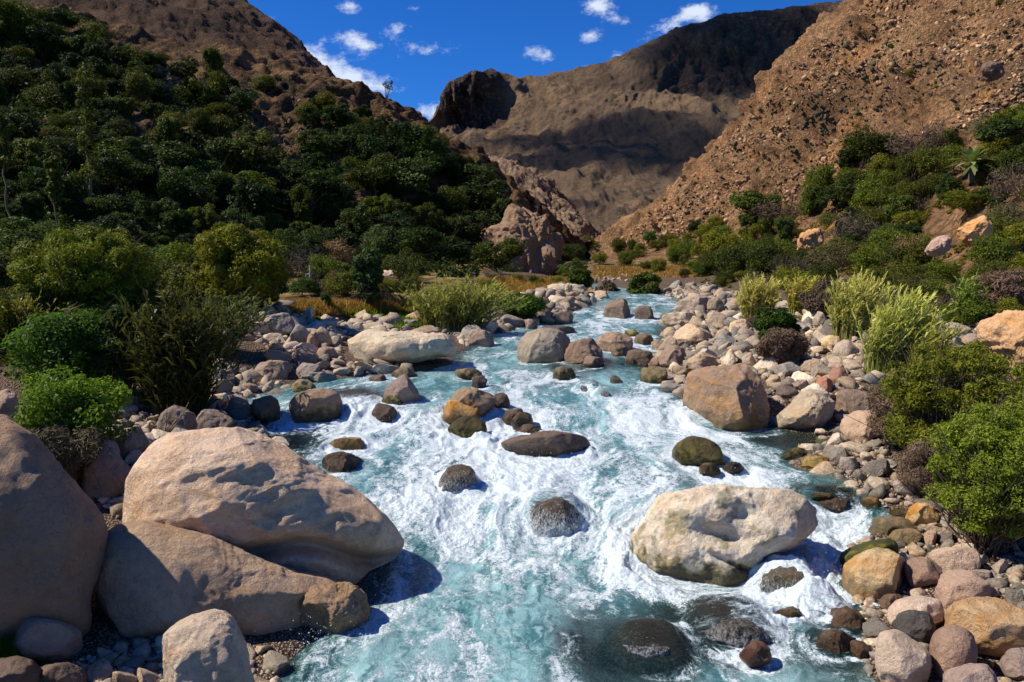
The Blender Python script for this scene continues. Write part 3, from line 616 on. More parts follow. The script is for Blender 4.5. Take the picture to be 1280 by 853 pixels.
boulder('boulder', 'water covered rock below the white boulder, streaming at right', [(944,735),(955,708),(975,696),(1000,698),(1014,712),(1010,738),(985,748),(955,745)], S(104,86,56), 0.5, None, 2.3, 8, 1.6, 5, film=.75, wet=1.0, moss=.2, water=True)
boulder('boulder', 'low dark wet rock in the near right pool', [(862,784),(880,768),(915,765),(950,775),(965,790),(940,800),(890,800)], S(78,64,48), 0.4, None, 2.3, 9, 2.0, 5, film=.4, wet=0.9, water=True)
boulder('boulder', 'small reddish wet rock alone in the near right pool', [(924,816),(934,803),(948,801),(962,812),(962,824),(940,828),(927,824)], S(110,70,46), 0.5, None, 2.2, 5, 0.8, 5, wet=0.8, water=True)
boulder('boulder', 'submerged dark rock in the near pool at bottom centre right', [(770,806),(800,795),(840,798),(858,812),(830,822),(785,820)], S(60,50,40), 0.3, None, 2.3, 9, 2.0, 5, film=.5, wet=0.9, water=True)
# smaller ones: (x0, x1, y0, y1, colour, kwargs, label)
SM = [
 (1041,1086,484,521,BRN,{'p':2.4},'rounded brown boulder right of the pale carved one'),
 (1036,1062,459,482,S(150,104,78),{'cuts':12,'p':2.8},'square reddish rock behind the rounded brown boulder'),
 (1018,1044,469,491,S(176,112,74),{'cuts':10},'orange tinted rock just behind the pale carved boulder'),
 (1050,1104,508,552,TAN,{'cuts':10},'sloping tan rock under the left edge of the large right bush'),
 (1138,1160,546,572,TAN,{'cuts':8},'small upright tan rock against the large right bush'),
 (994,1036,569,584,S(170,138,60),{'stain':.9,'moss':.4},'flat yellow rock at the right waterline below the carved boulder'),
 (1046,1078,569,588,GREY,{},'grey rock on the right bank just right of the flat yellow one'),
 (976,1014,561,574,S(96,80,50),{'moss':.5,'wet':.5},'dark green flat rock at the calm right waterline'),
 (871,903,579,590,S(96,74,44),{'wet':.7,'moss':.3,'water':True},'small brown wet rock below the mossy topped one'),
 (903,932,577,588,S(80,66,52),{'wet':.8,'water':True},'small dark wet rock right of the brown wet one'),
 (1005,1046,613,626,S(84,72,50),{'wet':.7,'moss':.3,'water':True},'flat dark rock behind the right cascade'),
 (1018,1068,623,636,S(110,90,66),{'wet':.6,'water':True},'long low rock in dark water right of the white boulder'),
 (1070,1101,621,637,S(120,88,44),{'wet':.5,'stain':.6,'moss':.3},'ochre wet rock at the right waterline under the bush'),
 (1106,1136,636,648,S(104,84,52),{'wet':.4,'moss':.3},'thin brown slab beside the yellow stained rock'),
 (1074,1152,647,668,S(128,104,74),{'moss':.4,'wet':.2},'long mossy slab above the cascade on the right bank'),
 (1107,1152,661,680,S(140,112,78),{'moss':.3},'short stacked slab under the long mossy one'),
 (1155,1171,661,683,TAN,{},'small upright tan stone right of the stacked slabs'),
 (1172,1196,663,682,S(112,96,86),{},'dark round stone beneath the large right bush'),
 (1097,1133,743,764,S(130,100,72),{'wet':.2},'brown oval rock below the yellow boulder'),
 (1223,1251,734,750,S(200,156,112),{},'small light orange block above the golden boulder'),
 (1023,1088,760,786,S(128,98,70),{'wet':.5,'water':True},'smooth brown wet rock in the lower right shallows'),
 (1014,1068,786,810,S(98,78,56),{'wet':.7,'water':True},'dark wet rock below the smooth brown one in the shallows'),
 (1062,1090,798,820,S(128,94,62),{'wet':.6,'water':True},'small brown wet rock at the edge of the lower right shallows'),
 (1003,1050,747,766,S(92,72,44),{'wet':.9,'water':True,'film':.6},'low wet rock at the foot of the right cascade'),
 (969,1003,758,774,S(98,76,44),{'wet':.9,'moss':.2,'water':True},'small submerged olive rock in foam below the right cascade'),
 (586,621,412,435,S(150,124,102),{},'rounded brown rock right of the long pale slab'),
 (704,758,421,456,S(140,112,86),{'p':1.8,'cuts':9,'water':True,'wet':.2},'brown boulder immediately right of the rounded grey midstream one'),
 (744,790,414,440,S(150,120,92),{'cuts':9,'water':True},'brown rock on top behind the midstream row'),
 (761,788,430,447,S(120,94,66),{'water':True,'wet':.3},'small brown rock in front in the midstream row'),
 (725,757,445,459,S(150,120,100),{'water':True,'wet':.3},'low pink brown rock at the foot of the midstream row'),
 (778,800,410,422,S(140,128,60),{'moss':.8,'water':True,'wet':.3},'yellow green rock behind the midstream row'),
 (791,817,417,431,S(120,98,64),{'water':True,'wet':.3},'brown round rock right of the yellow green one'),
 (813,836,426,438,S(158,128,92),{'water':True},'tan round rock near the right bank behind the weir rock'),
 (781,820,436,457,S(104,84,64),{'wet':.6,'water':True},'dark rock with a small waterfall on its left'),
 (799,836,458,481,S(128,108,74),{'moss':.7,'wet':.3,'water':True},'green footed rock upstream of the big dark faced boulder'),
 (806,834,447,461,S(140,112,88),{'wet':.3,'water':True},'flat rock between the weir rock and the green footed one'),
 (689,723,458,474,S(110,92,60),{'moss':.4,'wet':.5,'water':True},'small mossy brown rock in front of the rounded grey midstream boulder'),
 (567,604,460,472,S(132,106,72),{'wet':.4,'moss':.3,'water':True},'flat brown rock right of the pyramid shaped one, farther up'),
 (589,611,469,486,S(96,80,66),{'wet':.5,'water':True},'small dark rock behind the central island'),
 (490,521,458,474,S(128,106,76),{'wet':.4,'moss':.3,'water':True},'brown rock just behind the pyramid shaped one'),
 (461,484,468,479,S(110,92,78),{'wet':.4,'water':True},'small dark rock near the gravel bar left of the pyramid'),
 (477,504,494,507,S(120,110,56),{'moss':.7,'wet':.4,'water':True},'little yellow green rock at the foot of the pyramid'),
 (465,500,504,529,S(100,80,60),{'wet':.8,'water':True},'wet brown rock at the right end of the little left waterfall'),
 (611,637,491,511,S(96,78,60),{'wet':.5,'water':True},'dark rock at the right end of the central island'),
 (627,655,507,526,S(112,90,66),{'wet':.6,'water':True},'brown wet rock lower right of the central island'),
 (640,671,515,535,S(86,70,50),{'wet':.7,'water':True},'dark wet rock touching the brown one right of the island'),
 (640,684,530,548,S(96,76,56),{'wet':.6,'water':True},'low rock directly behind the flat brown awash one'),
 (716,750,476,494,S(84,72,62),{'wet':.9,'water':True,'film':.6},'half covered dark rock in the rapids right of the island'),
 (744,771,484,500,S(90,74,64),{'wet':.9,'water':True,'film':.6},'half covered rock nearest the green footed one'),
 (761,779,470,481,S(92,80,66),{'wet':.8,'water':True},'tiny wet rock in the current below the weir rock'),
 (410,463,547,561,S(150,116,52),{'wet':.4,'stain':.9,'moss':.3,'water':True},'flat golden rock in the left rapids'),
 (398,457,566,589,S(92,74,54),{'wet':.7,'water':True},'flat brown rock right behind the largest cream boulder'),
 (365,395,474,491,S(150,130,96),{'moss':.5,'stain':.3},'small yellowish rock behind the boulder by the left waterfall'),
 (313,352,497,530,S(120,100,76),{'moss':.5,'wet':.5,'cuts':10},'dark mossy rock cluster in the left side channel'),
 (326,371,392,420,S(150,138,124),{'cuts':10},'grey layered boulder under the left terrace edge'),
 (367,395,430,459,S(140,118,106),{'cuts':5},'dark round boulder on the left gravel bar'),
 (382,397,416,437,S(160,124,96),{},'upright tan stone above the dark round boulder'),
 (329,365,436,458,S(168,130,98),{},'orange tan boulder left of the dark round one'),
 (314,366,450,475,S(150,126,106),{'cuts':10,'p':1.8},'long slanted slab on the left gravel bar'),
 (367,401,453,477,S(150,134,120),{'cuts':8,'p':1.8},'pointed slanting slab leaning toward the long pale one'),
 (381,421,462,478,S(140,128,114),{},'flat grey stone at the gravel bar waterline'),
 (256,295,461,483,S(130,112,98),{'cuts':8},'flat topped brown stone at the left of the gravel bar'),
 (258,276,475,489,S(190,170,156),{},'small whitish stone on the gravel bar'),
 (300,324,478,491,S(150,122,100),{},'brown pebble like rock at the side channel edge'),
 (241,267,480,498,S(120,102,88),{},'grey rock at the left end of the side channel'),
 (396,422,432,450,S(160,128,104),{},'pinkish rock touching the left end of the long pale slab'),
 (824,860,427,461,S(146,118,96),{'p':1.7,'cuts':10},'pointed brown rock on the right bank behind the green footed one'),
 (858,898,434,464,S(176,146,112),{'cuts':9},'tan rock just behind the big dark faced boulder'),
 (840,894,406,431,S(196,164,124),{'cuts':9},'broad pale rock on the right bank upstream'),
 (894,917,413,429,S(170,146,122),{},'small pale rock right of the broad pale one'),
 (908,942,398,415,S(196,164,122),{},'light tan slab at the foot of the first right reed clump'),
 (927,945,440,459,S(176,150,122),{},'upright small stone behind the dark faced boulder'),
 (967,1004,436,455,S(150,132,106),{},'grey flat rock in the middle of the right cobbles'),
 (1023,1055,418,436,S(206,174,118),{'stain':.3},'pale yellow oval rock below the middle reed clump'),
 (998,1032,450,468,S(168,136,104),{'cuts':10},'wedge shaped tan rock among the right cobbles'),
 (1030,1058,453,467,S(176,146,118),{},'light brown flat rock right of the wedge shaped one'),
 (957,976,467,485,S(184,154,112),{},'small yellowish stone right of the dark faced boulder'),
 (991,1012,474,489,S(150,128,106),{},'small grey stone behind the pale carved boulder'),
 (969,997,481,499,S(110,94,80),{},'dark flat stone left of the pale carved boulder'),
 (826,880,390,409,S(190,164,134),{'p':2.8},'wide pale slab on the upstream right shore'),
 (844,896,366,391,S(170,146,120),{'p':1.8,'cuts':9},'long sloping slab upstream on the right shore, above the wide pale one'),
 (884,907,370,392,S(160,136,104),{},'brown block left of the first right reed clump'),
 (754,793,373,399,S(132,108,88),{'cuts':10,'water':True},'rugged brown boulder at the head of the visible river'),
 (792,819,382,401,S(110,92,76),{'water':True,'cuts':10},'dark rugged rock right of the head of river boulder'),
 (687,718,389,405,S(128,104,88),{},'brown block on the left shore near the river head'),
 (671,689,378,399,S(130,112,92),{},'tall dark stone on the left shore near the river head'),
 (655,671,388,402,S(170,130,100),{},'orange brown round stone on the left shore'),
 (654,674,398,412,S(160,132,110),{},'pale stone in front of the orange brown round one'),
 (742,763,362,374,S(184,158,128),{},'pale stone on the far shore under the gravel terrace'),
 (670,722,407,418,S(96,86,76),{'wet':.7,'water':True},'low wet slab just behind the rounded grey midstream boulder'),
 (833,852,412,430,S(140,120,104),{},'small grey rock in front of the broad pale one'),
 (896,926,318,330,S(150,118,84),{},'x'),
 (133,186,530,572,S(164,134,106),{'cuts':6},'tan boulder wedged behind the two largest left boulders'),
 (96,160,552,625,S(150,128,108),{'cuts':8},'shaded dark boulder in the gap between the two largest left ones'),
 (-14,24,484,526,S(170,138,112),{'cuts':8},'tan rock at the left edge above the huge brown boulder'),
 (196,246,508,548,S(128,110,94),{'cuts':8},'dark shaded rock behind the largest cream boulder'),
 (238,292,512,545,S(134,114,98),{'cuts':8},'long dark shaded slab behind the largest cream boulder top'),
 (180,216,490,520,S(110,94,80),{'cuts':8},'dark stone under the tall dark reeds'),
]
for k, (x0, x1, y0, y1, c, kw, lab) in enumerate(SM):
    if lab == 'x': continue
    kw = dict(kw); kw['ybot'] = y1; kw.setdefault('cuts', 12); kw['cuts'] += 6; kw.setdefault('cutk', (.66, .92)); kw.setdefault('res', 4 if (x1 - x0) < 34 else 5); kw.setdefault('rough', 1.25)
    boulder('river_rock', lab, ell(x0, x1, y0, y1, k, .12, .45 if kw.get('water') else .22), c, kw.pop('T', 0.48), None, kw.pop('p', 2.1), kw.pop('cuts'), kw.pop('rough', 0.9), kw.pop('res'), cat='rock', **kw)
# rock cliff closing the left hillside, outcrops on the slopes
boulder('rock_cliff', 'steep tan rock cliff where the wooded left hillside meets the gorge',
        [(585,360),(590,330),(606,312),(612,290),(632,278),(640,262),(660,258),(668,268),(684,272),(688,290),(699,298),(700,330),(708,345),(708,362)], S(128,102,76), 0.5, (672,305), 1.9, 12, 1.5, 7, crag=.7, depth=128, cat='cliff', stain=.3)
boulder('rock_outcrop', 'large layered tan rock outcrop cut by the right edge', [(1225,420),(1245,398),(1270,388),(1310,380),(1330,440),(1300,470),(1255,468),(1232,445)], S(206,158,100), 0.4, None, 1.9, 22, 2.4, 6, depth=20.5, cat='rock', stain=.4)
boulder('rock_outcrop', 'orange rock outcrop among bushes high on the right slope', [(1192,296),(1200,283),(1222,272),(1242,280),(1240,298),(1215,304)], S(206,146,76), 0.5, None, 1.8, 20, 2.6, 5, depth=48, cat='rock', stain=.5)
boulder('rock_outcrop', 'grey pink rock just left of the orange outcrop on the right slope', [(1156,313),(1165,301),(1182,295),(1192,300),(1184,314),(1170,320)], S(176,140,118), 0.5, None, 1.8, 18, 2.0, 5, depth=47, cat='rock')
boulder('rock_outcrop', 'small orange rock outcrop above the middle right reeds', [(992,308),(1000,296),(1018,287),(1030,292),(1026,306),(1005,314)], S(200,142,80), 0.5, None, 1.8, 18, 2.6, 5, depth=72, cat='rock', stain=.5)
boulder('rock_outcrop', 'dark overhanging rock high on the tan right slope', [(1222,92),(1232,80),(1250,80),(1256,90),(1246,99),(1228,101)], S(110,84,66), 0.6, None, 1.8, 18, 2.6, 5, depth=100, cat='rock')
boulder('rock_outcrop', 'pale pink rock behind the reed clump on the left terrace', [(466,352),(476,342),(495,340),(512,346),(514,356),(490,360)], S(196,160,130), 0.5, None, 1.8, 18, 2.4, 5, depth=62, cat='rock')
print('T rocks', time.time() - T0)
# ---- river surface
vv = np.concatenate([np.linspace(1250, 905, 60), np.linspace(903, 470, 560), np.linspace(469, 353, 190)])
wy = y_of_v(vv); NCW = 760
uu = np.linspace(0, 1, NCW)
wx = (XL(wy)[:, None] - 1.6) * (1 - uu) + (XR(wy)[:, None] + 1.6) * uu; wyg = np.repeat(wy[:, None], NCW, 1)
X = wx.ravel(); Y = wyg.ravel(); Z3 = np.zeros_like(X)
# flow coordinates bent round the rocks
phi = Y.copy(); psi = X - np.interp(Y, [8, 20, 40, 80], [0.5, 1.0, 3.5, 8.5])
for (rx, ry, rr, fl_) in WROCK:
    dx = X - rx; dy = Y - ry; r2 = np.maximum(dx * dx + dy * dy, (0.8 * rr) ** 2); R2 = (rr * 0.9) ** 2
    psi = psi - R2 * dx / r2; phi = phi + R2 * dy / r2
wb = np.stack([psi, phi * 0.6, Z3], 1)
warp = np.stack([fbm(wb * 0.9, 3), fbm(wb * 0.9 + 40, 3), Z3], 1)
Qf = np.stack([psi, phi * 0.42, Z3], 1) + warp * 0.5
PXv, PYv = proj(np.stack([X, Y, W(Y)], 1))
def blob(cx, cy, sx, sy): return np.exp(-((PXv - cx) / sx) ** 2 - ((PYv - cy) / sy) ** 2)
Fm = 0.115 + 0 * X
for cx, cy, sx, sy, a in [(560,655,130,60,.42),(800,640,60,45,.45),(640,600,160,40,.35),(470,530,110,28,.4),(880,600,110,16,.38),(1040,690,40,52,.62),(436,516,34,10,.9),(700,510,150,34,.26),(700,560,150,25,.15),
        (600,455,60,14,.2),(850,395,60,14,.25),(730,700,150,40,.28),(560,790,160,80,.16),(990,745,60,20,.4),(400,820,60,40,.3),(1000,800,60,50,.1),(860,700,90,22,.3),(730,405,40,8,.2),
        (790,820,90,60,-.42),(900,775,60,30,-.15),(1060,800,60,60,-.25),(1020,545,80,16,-.5),(760,455,70,10,-.35),(370,548,40,20,-.35),(1020,625,60,14,-.45),(850,605,50,12,-.2),(440,495,60,8,-.3),
        (1050,600,60,20,-.3),(505,705,40,30,-.1),(560,700,25,14,-.15)]:
    Fm = Fm + (a * .62 if a > 0 else a) * blob(cx, cy, sx, sy)
steep = np.gradient(_wz, _wy); stp = np.interp(Y, _wy, steep); Fm = Fm + np.clip(stp * 0.9, 0, 0.22)
dp = 0.12 + 0 * X
for cx, cy, sx, sy, a in [(800,815,110,70,.75),(920,785,110,50,.4),(1050,800,60,70,.55),(1010,548,110,18,.9),(1040,620,60,22,.8),(760,455,90,12,.7),(370,545,60,24,.8),(440,495,70,10,.6),
        (600,590,150,24,.3),(850,600,70,18,.35),(640,480,200,14,.15),(480,700,40,50,.2)]:
    dp = dp + a * blob(cx, cy, sx, sy)
thin = 0 * X; mound = 0 * X
for (rx, ry, rr, fl_) in WROCK:
    dx = (X - rx); dy = (Y - ry); r = np.hypot(dx, dy) / rr
    Fm = Fm + 0.34 * np.exp(-((r - 1.1) / 0.22) ** 2) * (0.55 + 0.45 * np.clip(-dy / rr, -1, 1))
    wk = np.exp(-(dx / (rr * 1.1)) ** 2) * sstep(0.3, -0.6, dy / rr) * np.exp(np.clip(dy / rr, -8, 0) / 2.2)
    Fm = Fm + 0.22 * wk
    if fl_: mound = mound + .62 * rr * min(1, fl_ + .3) * np.exp(-((dy / rr - .45) / .75) ** 2 - (dx / (.95 * rr)) ** 4); thin = np.maximum(thin, .55 * np.exp(-((dy / rr - .2) / .6) ** 4 - (dx / (.8 * rr)) ** 4))
    mound = mound + 0.16 * rr * np.exp(-((dy / rr - 0.9) / 0.5) ** 2 - (dx / rr) ** 2) - 0.06 * rr * wk
for cx, cy, rx_, h_ in [(436,500,1.1,0.16),(1000,748,.3,.1),(756,490,.4,.15)]:
    y0 = y_of_v(cy); x0 = (cx - 640) / FPX * _dep(y0); r = np.hypot(X - x0, (Y - y0) * 0.9) / rx_
    mound = mound + h_ * np.exp(-r ** 2.5); thin = np.maximum(thin, np.exp(-(r / 0.8) ** 4) * (0.75 if cy < 700 else .6)); Fm = Fm + 0.10 * np.exp(-((r - 1.2) / 0.3) ** 2) - 0.12 * np.exp(-(r / .8) ** 4)
rd = ridged(Qf * 1.25, 4, 0.6); rd2 = ridged(Qf * 0.55 + 30, 3)
lo = fbm(Qf * 0.5 + 11, 3)
foam = Fm + 0.28 * (rd - rd.mean()) + 0.52 * lo + 0.14 * (rd2 - rd2.mean())
rap = np.clip(Fm, 0.05, 1.0)
xr_ = np.stack([X * 1.0, Y * 1.0, Z3], 1)
hgt = W(Y + 0.35 * perlin(np.stack([X * 0.8, Z3, Z3 + 3], 1))) + mound
hgt = hgt + rap * (0.30 * fbm(Qf * 0.55, 3) + 0.11 * (ridged(Qf * 0.9 + 7, 3, 0.5) - 0.9)) + sstep(0.35, 0.8, foam) * (0.030 * fbm(xr_ * 5, 3) + 0.012 * fbm(xr_ * 17, 2)) * np.clip(18 / Y, .3, 1.2)
hgt = hgt + 0.012 * fbm(xr_ * 2.5, 3)
edge = np.minimum(X - XL(Y), XR(Y) - X); foam = foam - 0.35 * sstep(0.5, -0.2, edge)
clear = np.clip(sstep(1.1, 0.0, edge) * 0.75 + np.clip(dp - 0.45, 0, 1) * 0.5, 0, 0.8)
wm = mk_mesh('river', np.stack([X, Y, hgt], 1), gridfaces(len(wy), NCW), water_material(), True,
             {'foam': foam, 'deep': np.clip(dp + 0.35 * lo, 0, 1), 'thin': thin, 'clear': clear, 'flow': np.stack([psi, phi, hgt], 1)})
tag(link('river', wm), kind='structure')
# spray flung up where the water falls
sp = []
rs = np.random.default_rng(5)
for cx, cy, sx, sy, n_, hh in [(560,640,120,35,900,.30),(790,660,45,30,500,.3),(1040,700,30,35,700,.35),(470,525,70,14,400,.25),(700,660,50,16,300,.2),(400,812,50,30,500,.3),(930,610,90,10,300,.2),(700,570,100,14,300,.15)]:
    for k in range(int(n_ * .6)):
        u_, v_ = rs.normal(cx, sx * .6), rs.normal(cy, sy * .6); y0 = y_of_v(v_); x0 = (u_ - 640) / FPX * _dep(y0)
        sp.append((x0, y0, W(y0) + rs.exponential(hh * .4) + .02, rs.uniform(.002, .007)))
sp = np.array(sp); Vi, Fi = ICO[1]
Vs = (Vi[None] * sp[:, 3, None, None] * np.array([1, 1, 1.3]) + sp[:, None, :3]).reshape(-1, 3); Fs = (Fi[None] + (np.arange(len(sp)) * len(Vi))[:, None, None]).reshape(-1, 3)
mspray, nt_, bs_, _o = newmat('spray_white'); bs_.inputs['Base Color'].default_value = (.85, .9, .92, 1); bs_.inputs['Roughness'].default_value = .3
tag(link('spray', mk_mesh('spray', Vs, Fs, mspray)), 'fine white spray thrown up above the cascades', 'spray', None, 'stuff')
# ------------------------------------------------------------------ labels that single things out
MARKS = [('the huge brown boulder at the left edge', 40, 690), ('the largest cream boulder', 330, 640), ('the angular grey boulder at bottom left', 260, 815), ('the white grooved midstream boulder', 905, 665),
         ('the big dark faced boulder', 900, 495), ('the pale carved boulder', 1005, 512), ('the yellow lichened boulder', 1095, 716), ('the egg shaped boulder', 1192, 818), ('the golden brown boulder', 1235, 785),
         ('the long pale slab boulder', 500, 436), ('the rounded grey midstream boulder', 680, 432), ('the boulder by the left waterfall', 395, 508), ('the dark round gravel bar boulder', 380, 445), ('the grey layered boulder', 348, 405),
         ('the head of river boulder', 772, 386), ('the broad pale upstream rock', 866, 418), ('the long sloping upstream slab', 870, 378), ('the first right reed clump', 945, 372), ('the middle right reed clump', 1065, 385),
         ('the right most reed clump', 1115, 415), ('the large right bank bush', 1190, 560), ('the left terrace reed clump', 570, 380), ('the tall dark reeds', 225, 430), ('the bright green leafy bush', 90, 500), ('the stacked mossy slabs', 1120, 665), ('the gravel terrace', 810, 350)]
HMARKS = [('the orange slope outcrop', 1218, 286), ('the palm on the right slope', 1215, 190), ('the first right reed clump', 945, 372), ('the middle right reed clump', 1065, 385), ('the gravel terrace', 810, 350), ('the orange outcrop', 1010, 297),
          ('the right layered outcrop', 1265, 420), ('the tan gorge cliff', 670, 305), ('the left terrace reed clump', 570, 380), ('the yellow green feathery tree', 300, 310), ('the big olive bush at left', 115, 330), ('the slender ivy clad trunk', 113, 170),
          ('the ridge twig tree', 483, 110), ('the top left corner', 5, 5), ('the tall dark reeds', 225, 430), ('the ridge notch at the sky', 430, 115), ('the upper right corner', 1275, 150), ('the far bend of the river', 740, 365), ('the white post on the right slope', 1090, 305)]
ORD = ['nearest to', 'second nearest', 'third nearest', 'fourth nearest', 'fifth nearest', 'sixth nearest', 'seventh nearest', 'eighth nearest', 'ninth nearest', 'tenth nearest', 'eleventh nearest', 'twelfth nearest']
def relabel(items, marks):
    """items: (object, px, py, describing words). The label names the landmark, the side and the rank there."""
    cells = {}
    for o, x, y, w in items:
        m = min(marks, key=lambda q: math.hypot(q[1] - x, (q[2] - y) * 1.6)); dx, dy = x - m[1], (y - m[2]) * 1.6
        side = ('right of' if dx > 0 else 'left of') if abs(dx) > abs(dy) else ('below' if dy > 0 else 'above')
        cells.setdefault((m[0], side, w), []).append((math.hypot(dx, dy), o))
    for (m, side, w), l in cells.items():
        l.sort(key=lambda q: q[0])
        for k, (_, o) in enumerate(l):
            if len(l) == 1: o['label'] = '%s %s %s' % (w, side, m)
            elif k < 12: o['label'] = '%s %s %s, %s' % (w, side, m, 'the nearest one' if k == 0 else ORD[k])
            else:
                o['label'] = '%s %s %s, past the twelfth' % (w, side, m); o['group'] = o.get('group', '') or w
# ------------------------------------------------------------------ cobbles and pebbles
def inpoly(x, y, P):
    c = False; j = len(P) - 1
    for i in range(len(P)):
        if (P[i][1] > y) != (P[j][1] > y) and x < (P[j][0] - P[i][0]) * (y - P[i][1]) / (P[j][1] - P[i][1]) + P[i][0]: c = not c
        j = i
    return c
def stone_shape(seed, res):
    g = np.random.default_rng(seed); V, F = ICO[res]; L = V * np.array([1, g.uniform(.65, .95), g.uniform(.42, .72)])
    for k in range(g.integers(14, 26)):
        nv = g.normal(size=3); nv /= np.linalg.norm(nv); pr = L @ nv; h = pr.max() * g.uniform(.42, .82); L = L - np.clip(pr - h, 0, None)[:, None] * nv * .93
    L = L / (np.ptp(L, axis=0).max() / 2.15); N = L / np.linalg.norm(L, axis=1)[:, None]
    return L + N * (0.045 * fbm(L * 1.4 + seed * 5, 3) + 0.015 * fbm(L * 6 + seed, 2))[:, None], F
SHAPES = [stone_shape(100 + k, 4) for k in range(14)]; SMESH = [mk_mesh('cobble', v, f, M_COB) for v, f in SHAPES]
LOWS = [stone_shape(100 + k, 2) for k in range(14)]
REG = [([(862,372),(930,366),(960,400),(1010,425),(1075,430),(1085,520),(1120,600),(1180,650),(1280,680),(1400,720),(1400,900),(1085,900),(1080,800),(1070,745),(1130,735),(1060,690),(1110,650),(1090,630),(1040,595),(985,578),(1000,545),(1042,542),(962,540),(962,480),(880,450),(850,440),(832,470),(826,440),(832,405),(850,385)], 1.0),
       ([(225,490),(240,450),(320,398),(430,398),(425,455),(540,456),(480,476),(400,482),(360,492),(345,530),(250,530),(200,520)], 1.0),
       ([(575,410),(640,375),(690,362),(760,358),(740,378),(700,392),(660,412),(620,418),(600,437),(570,428)], 1.0),
       ([(90,775),(200,788),(340,812),(350,900),(-60,900),(-60,800)], 0.8), ([(120,500),(340,530),(375,575),(240,545),(170,600),(150,650),(100,600)], 1.0),
       ([(745,345),(868,345),(900,366),(850,372),(745,372)], 0.7), ([(300,396),(345,384),(560,404),(600,414),(560,418),(300,420)], .5), ([(796,438),(900,440),(900,492),(836,492),(832,470)], 1.0), ([(950,378),(1240,375),(1240,420),(1130,480),(1080,480),(1000,425)], .5), ([(1280,520),(1800,560),(1800,900),(1280,900)], .25), ([(1180,640),(1300,650),(1300,760),(1200,700)], .6)]
def fbounds(P): a = np.array(P); return a[:, 0].min(), a[:, 0].max(), a[:, 1].min(), a[:, 1].max()
placed = []; cellmap = {}
def free(x, y, r, k=0.80):
    for (bx, by, br), bt in zip(ROCKS, RT):
        if ((x - bx) / (br * .9 + r * .5)) ** 2 + ((y - by) / (bt * .85 + r * .5)) ** 2 < 1: return False
    cx, cy = int(x // 1), int(y // 1)
    for i in (-1, 0, 1):
        for j in (-1, 0, 1):
            for (a, b_, c) in cellmap.get((cx + i, cy + j), ()):
                if (x - a) ** 2 + (y - b_) ** 2 < (k * (r + c)) ** 2: return False
    return True
rc = np.random.default_rng(21); stones = []
print('T cob', time.time() - T0)
PAL = [S(184,164,138), S(164,148,126), S(200,180,152), S(142,130,114), S(172,148,118), S(192,164,130), S(156,148,134), S(214,194,164), S(122,112,98), S(182,160,138)]
for level, (pxr, tries) in enumerate([((9, 17), 1500), ((6, 10), 4000), ((3.6, 6), 10000), ((1.8, 3.6), 26000), ((1.0, 1.9), 24000)]):
    for P, dens in REG:
        x0, x1, y0, y1 = fbounds(P); area = (x1 - x0) * (y1 - y0); n = int(tries * dens * area / 90000 * (1.0 if area > 20000 else 1.6))
        n = min(n, tries * 2); PX = rc.uniform(x0, x1, n); PY = rc.uniform(y0, y1, n); ok = np.array([inpoly(a_, b_, P) for a_, b_ in zip(PX, PY)], bool)
        PX, PY = PX[ok], PY[ok]; ang = np.arctan((PY - 426.5) / FPX) + PITCH; ok = ang > .004; PX, PY, ang = PX[ok], PY[ok], ang[ok]
        if not len(PX): continue
        yy = y_of_v(PY)
        hz = W(yy) + .4
        for _ in range(14):
            xx = (PX - 640) / FPX * (yy * cp + (CAMZ - hz) * sp_); hz = .5 * hz + .5 * H(xx, yy); yy = np.clip((CAMZ - hz) / np.tan(ang), 4, 200)
        hz = H(xx, yy)
        rr = np.minimum(rc.uniform(*pxr, len(PX)) / FPX * yy, .55)
        qx, qy = proj(np.stack([xx, yy, hz], 1)); good = np.hypot(qx - PX, qy - PY) < 4; xx, yy, hz, rr, PX, PY = [v_[good] for v_ in (xx, yy, hz, rr, PX, PY)]
        for x_, y_, z_, r, px, py in zip(xx.tolist(), yy.tolist(), hz.tolist(), rr.tolist(), PX.tolist(), PY.tolist()):
            if not (4 < y_ < 110) or not free(x_, y_, r): continue
            cellmap.setdefault((int(x_ // 1), int(y_ // 1)), []).append((x_, y_, r)); stones.append((r / y_, x_, y_, z_, r, px, py))
stones.sort(key=lambda s: -s[0]); items = []
NIND = 285
for i, (ap, x, y, z, r, px, py) in enumerate(stones[:NIND]):
    k = i % 14; o = link('cobble', SMESH[k], None, (x, y, z + r * .12)); tag(o, None, 'rock', 'loose cobbles on the river banks')
    o.scale = (r * rc.uniform(.9, 1.25),) * 2 + (r * rc.uniform(.8, 1.25),); o.rotation_euler = (rc.normal(0, .22), rc.normal(0, .22), rc.uniform(0, 6.28))
    ci = int(rc.integers(10)); f = rc.uniform(.85, 1.15); o.color = (*[min(1, c * f) for c in PAL[ci]], 1); e = min(x - XL(y), XR(y) - x)
    o['wet'] = float(np.clip((e + 0.5) * 1.1, 0, .8)); o['stain'] = float(rc.random() < .12) * .6; o['moss'] = 0.0
    big = ap * FPX; sz = 'large' if big > 13 else ('fist sized' if False else ('medium' if big > 8.5 else 'small'))
    lum = sum(PAL[ci]) / 3 * f; cw = 'pale' if lum > .33 else ('dark' if lum < .19 else 'tan')
    items.append((o, px, py, '%s %s %s cobble' % (sz, cw, 'wet' if o['wet'] > .4 else 'dry')))
relabel(items, MARKS)
VV = []; FF = []; TT = []; off = 0
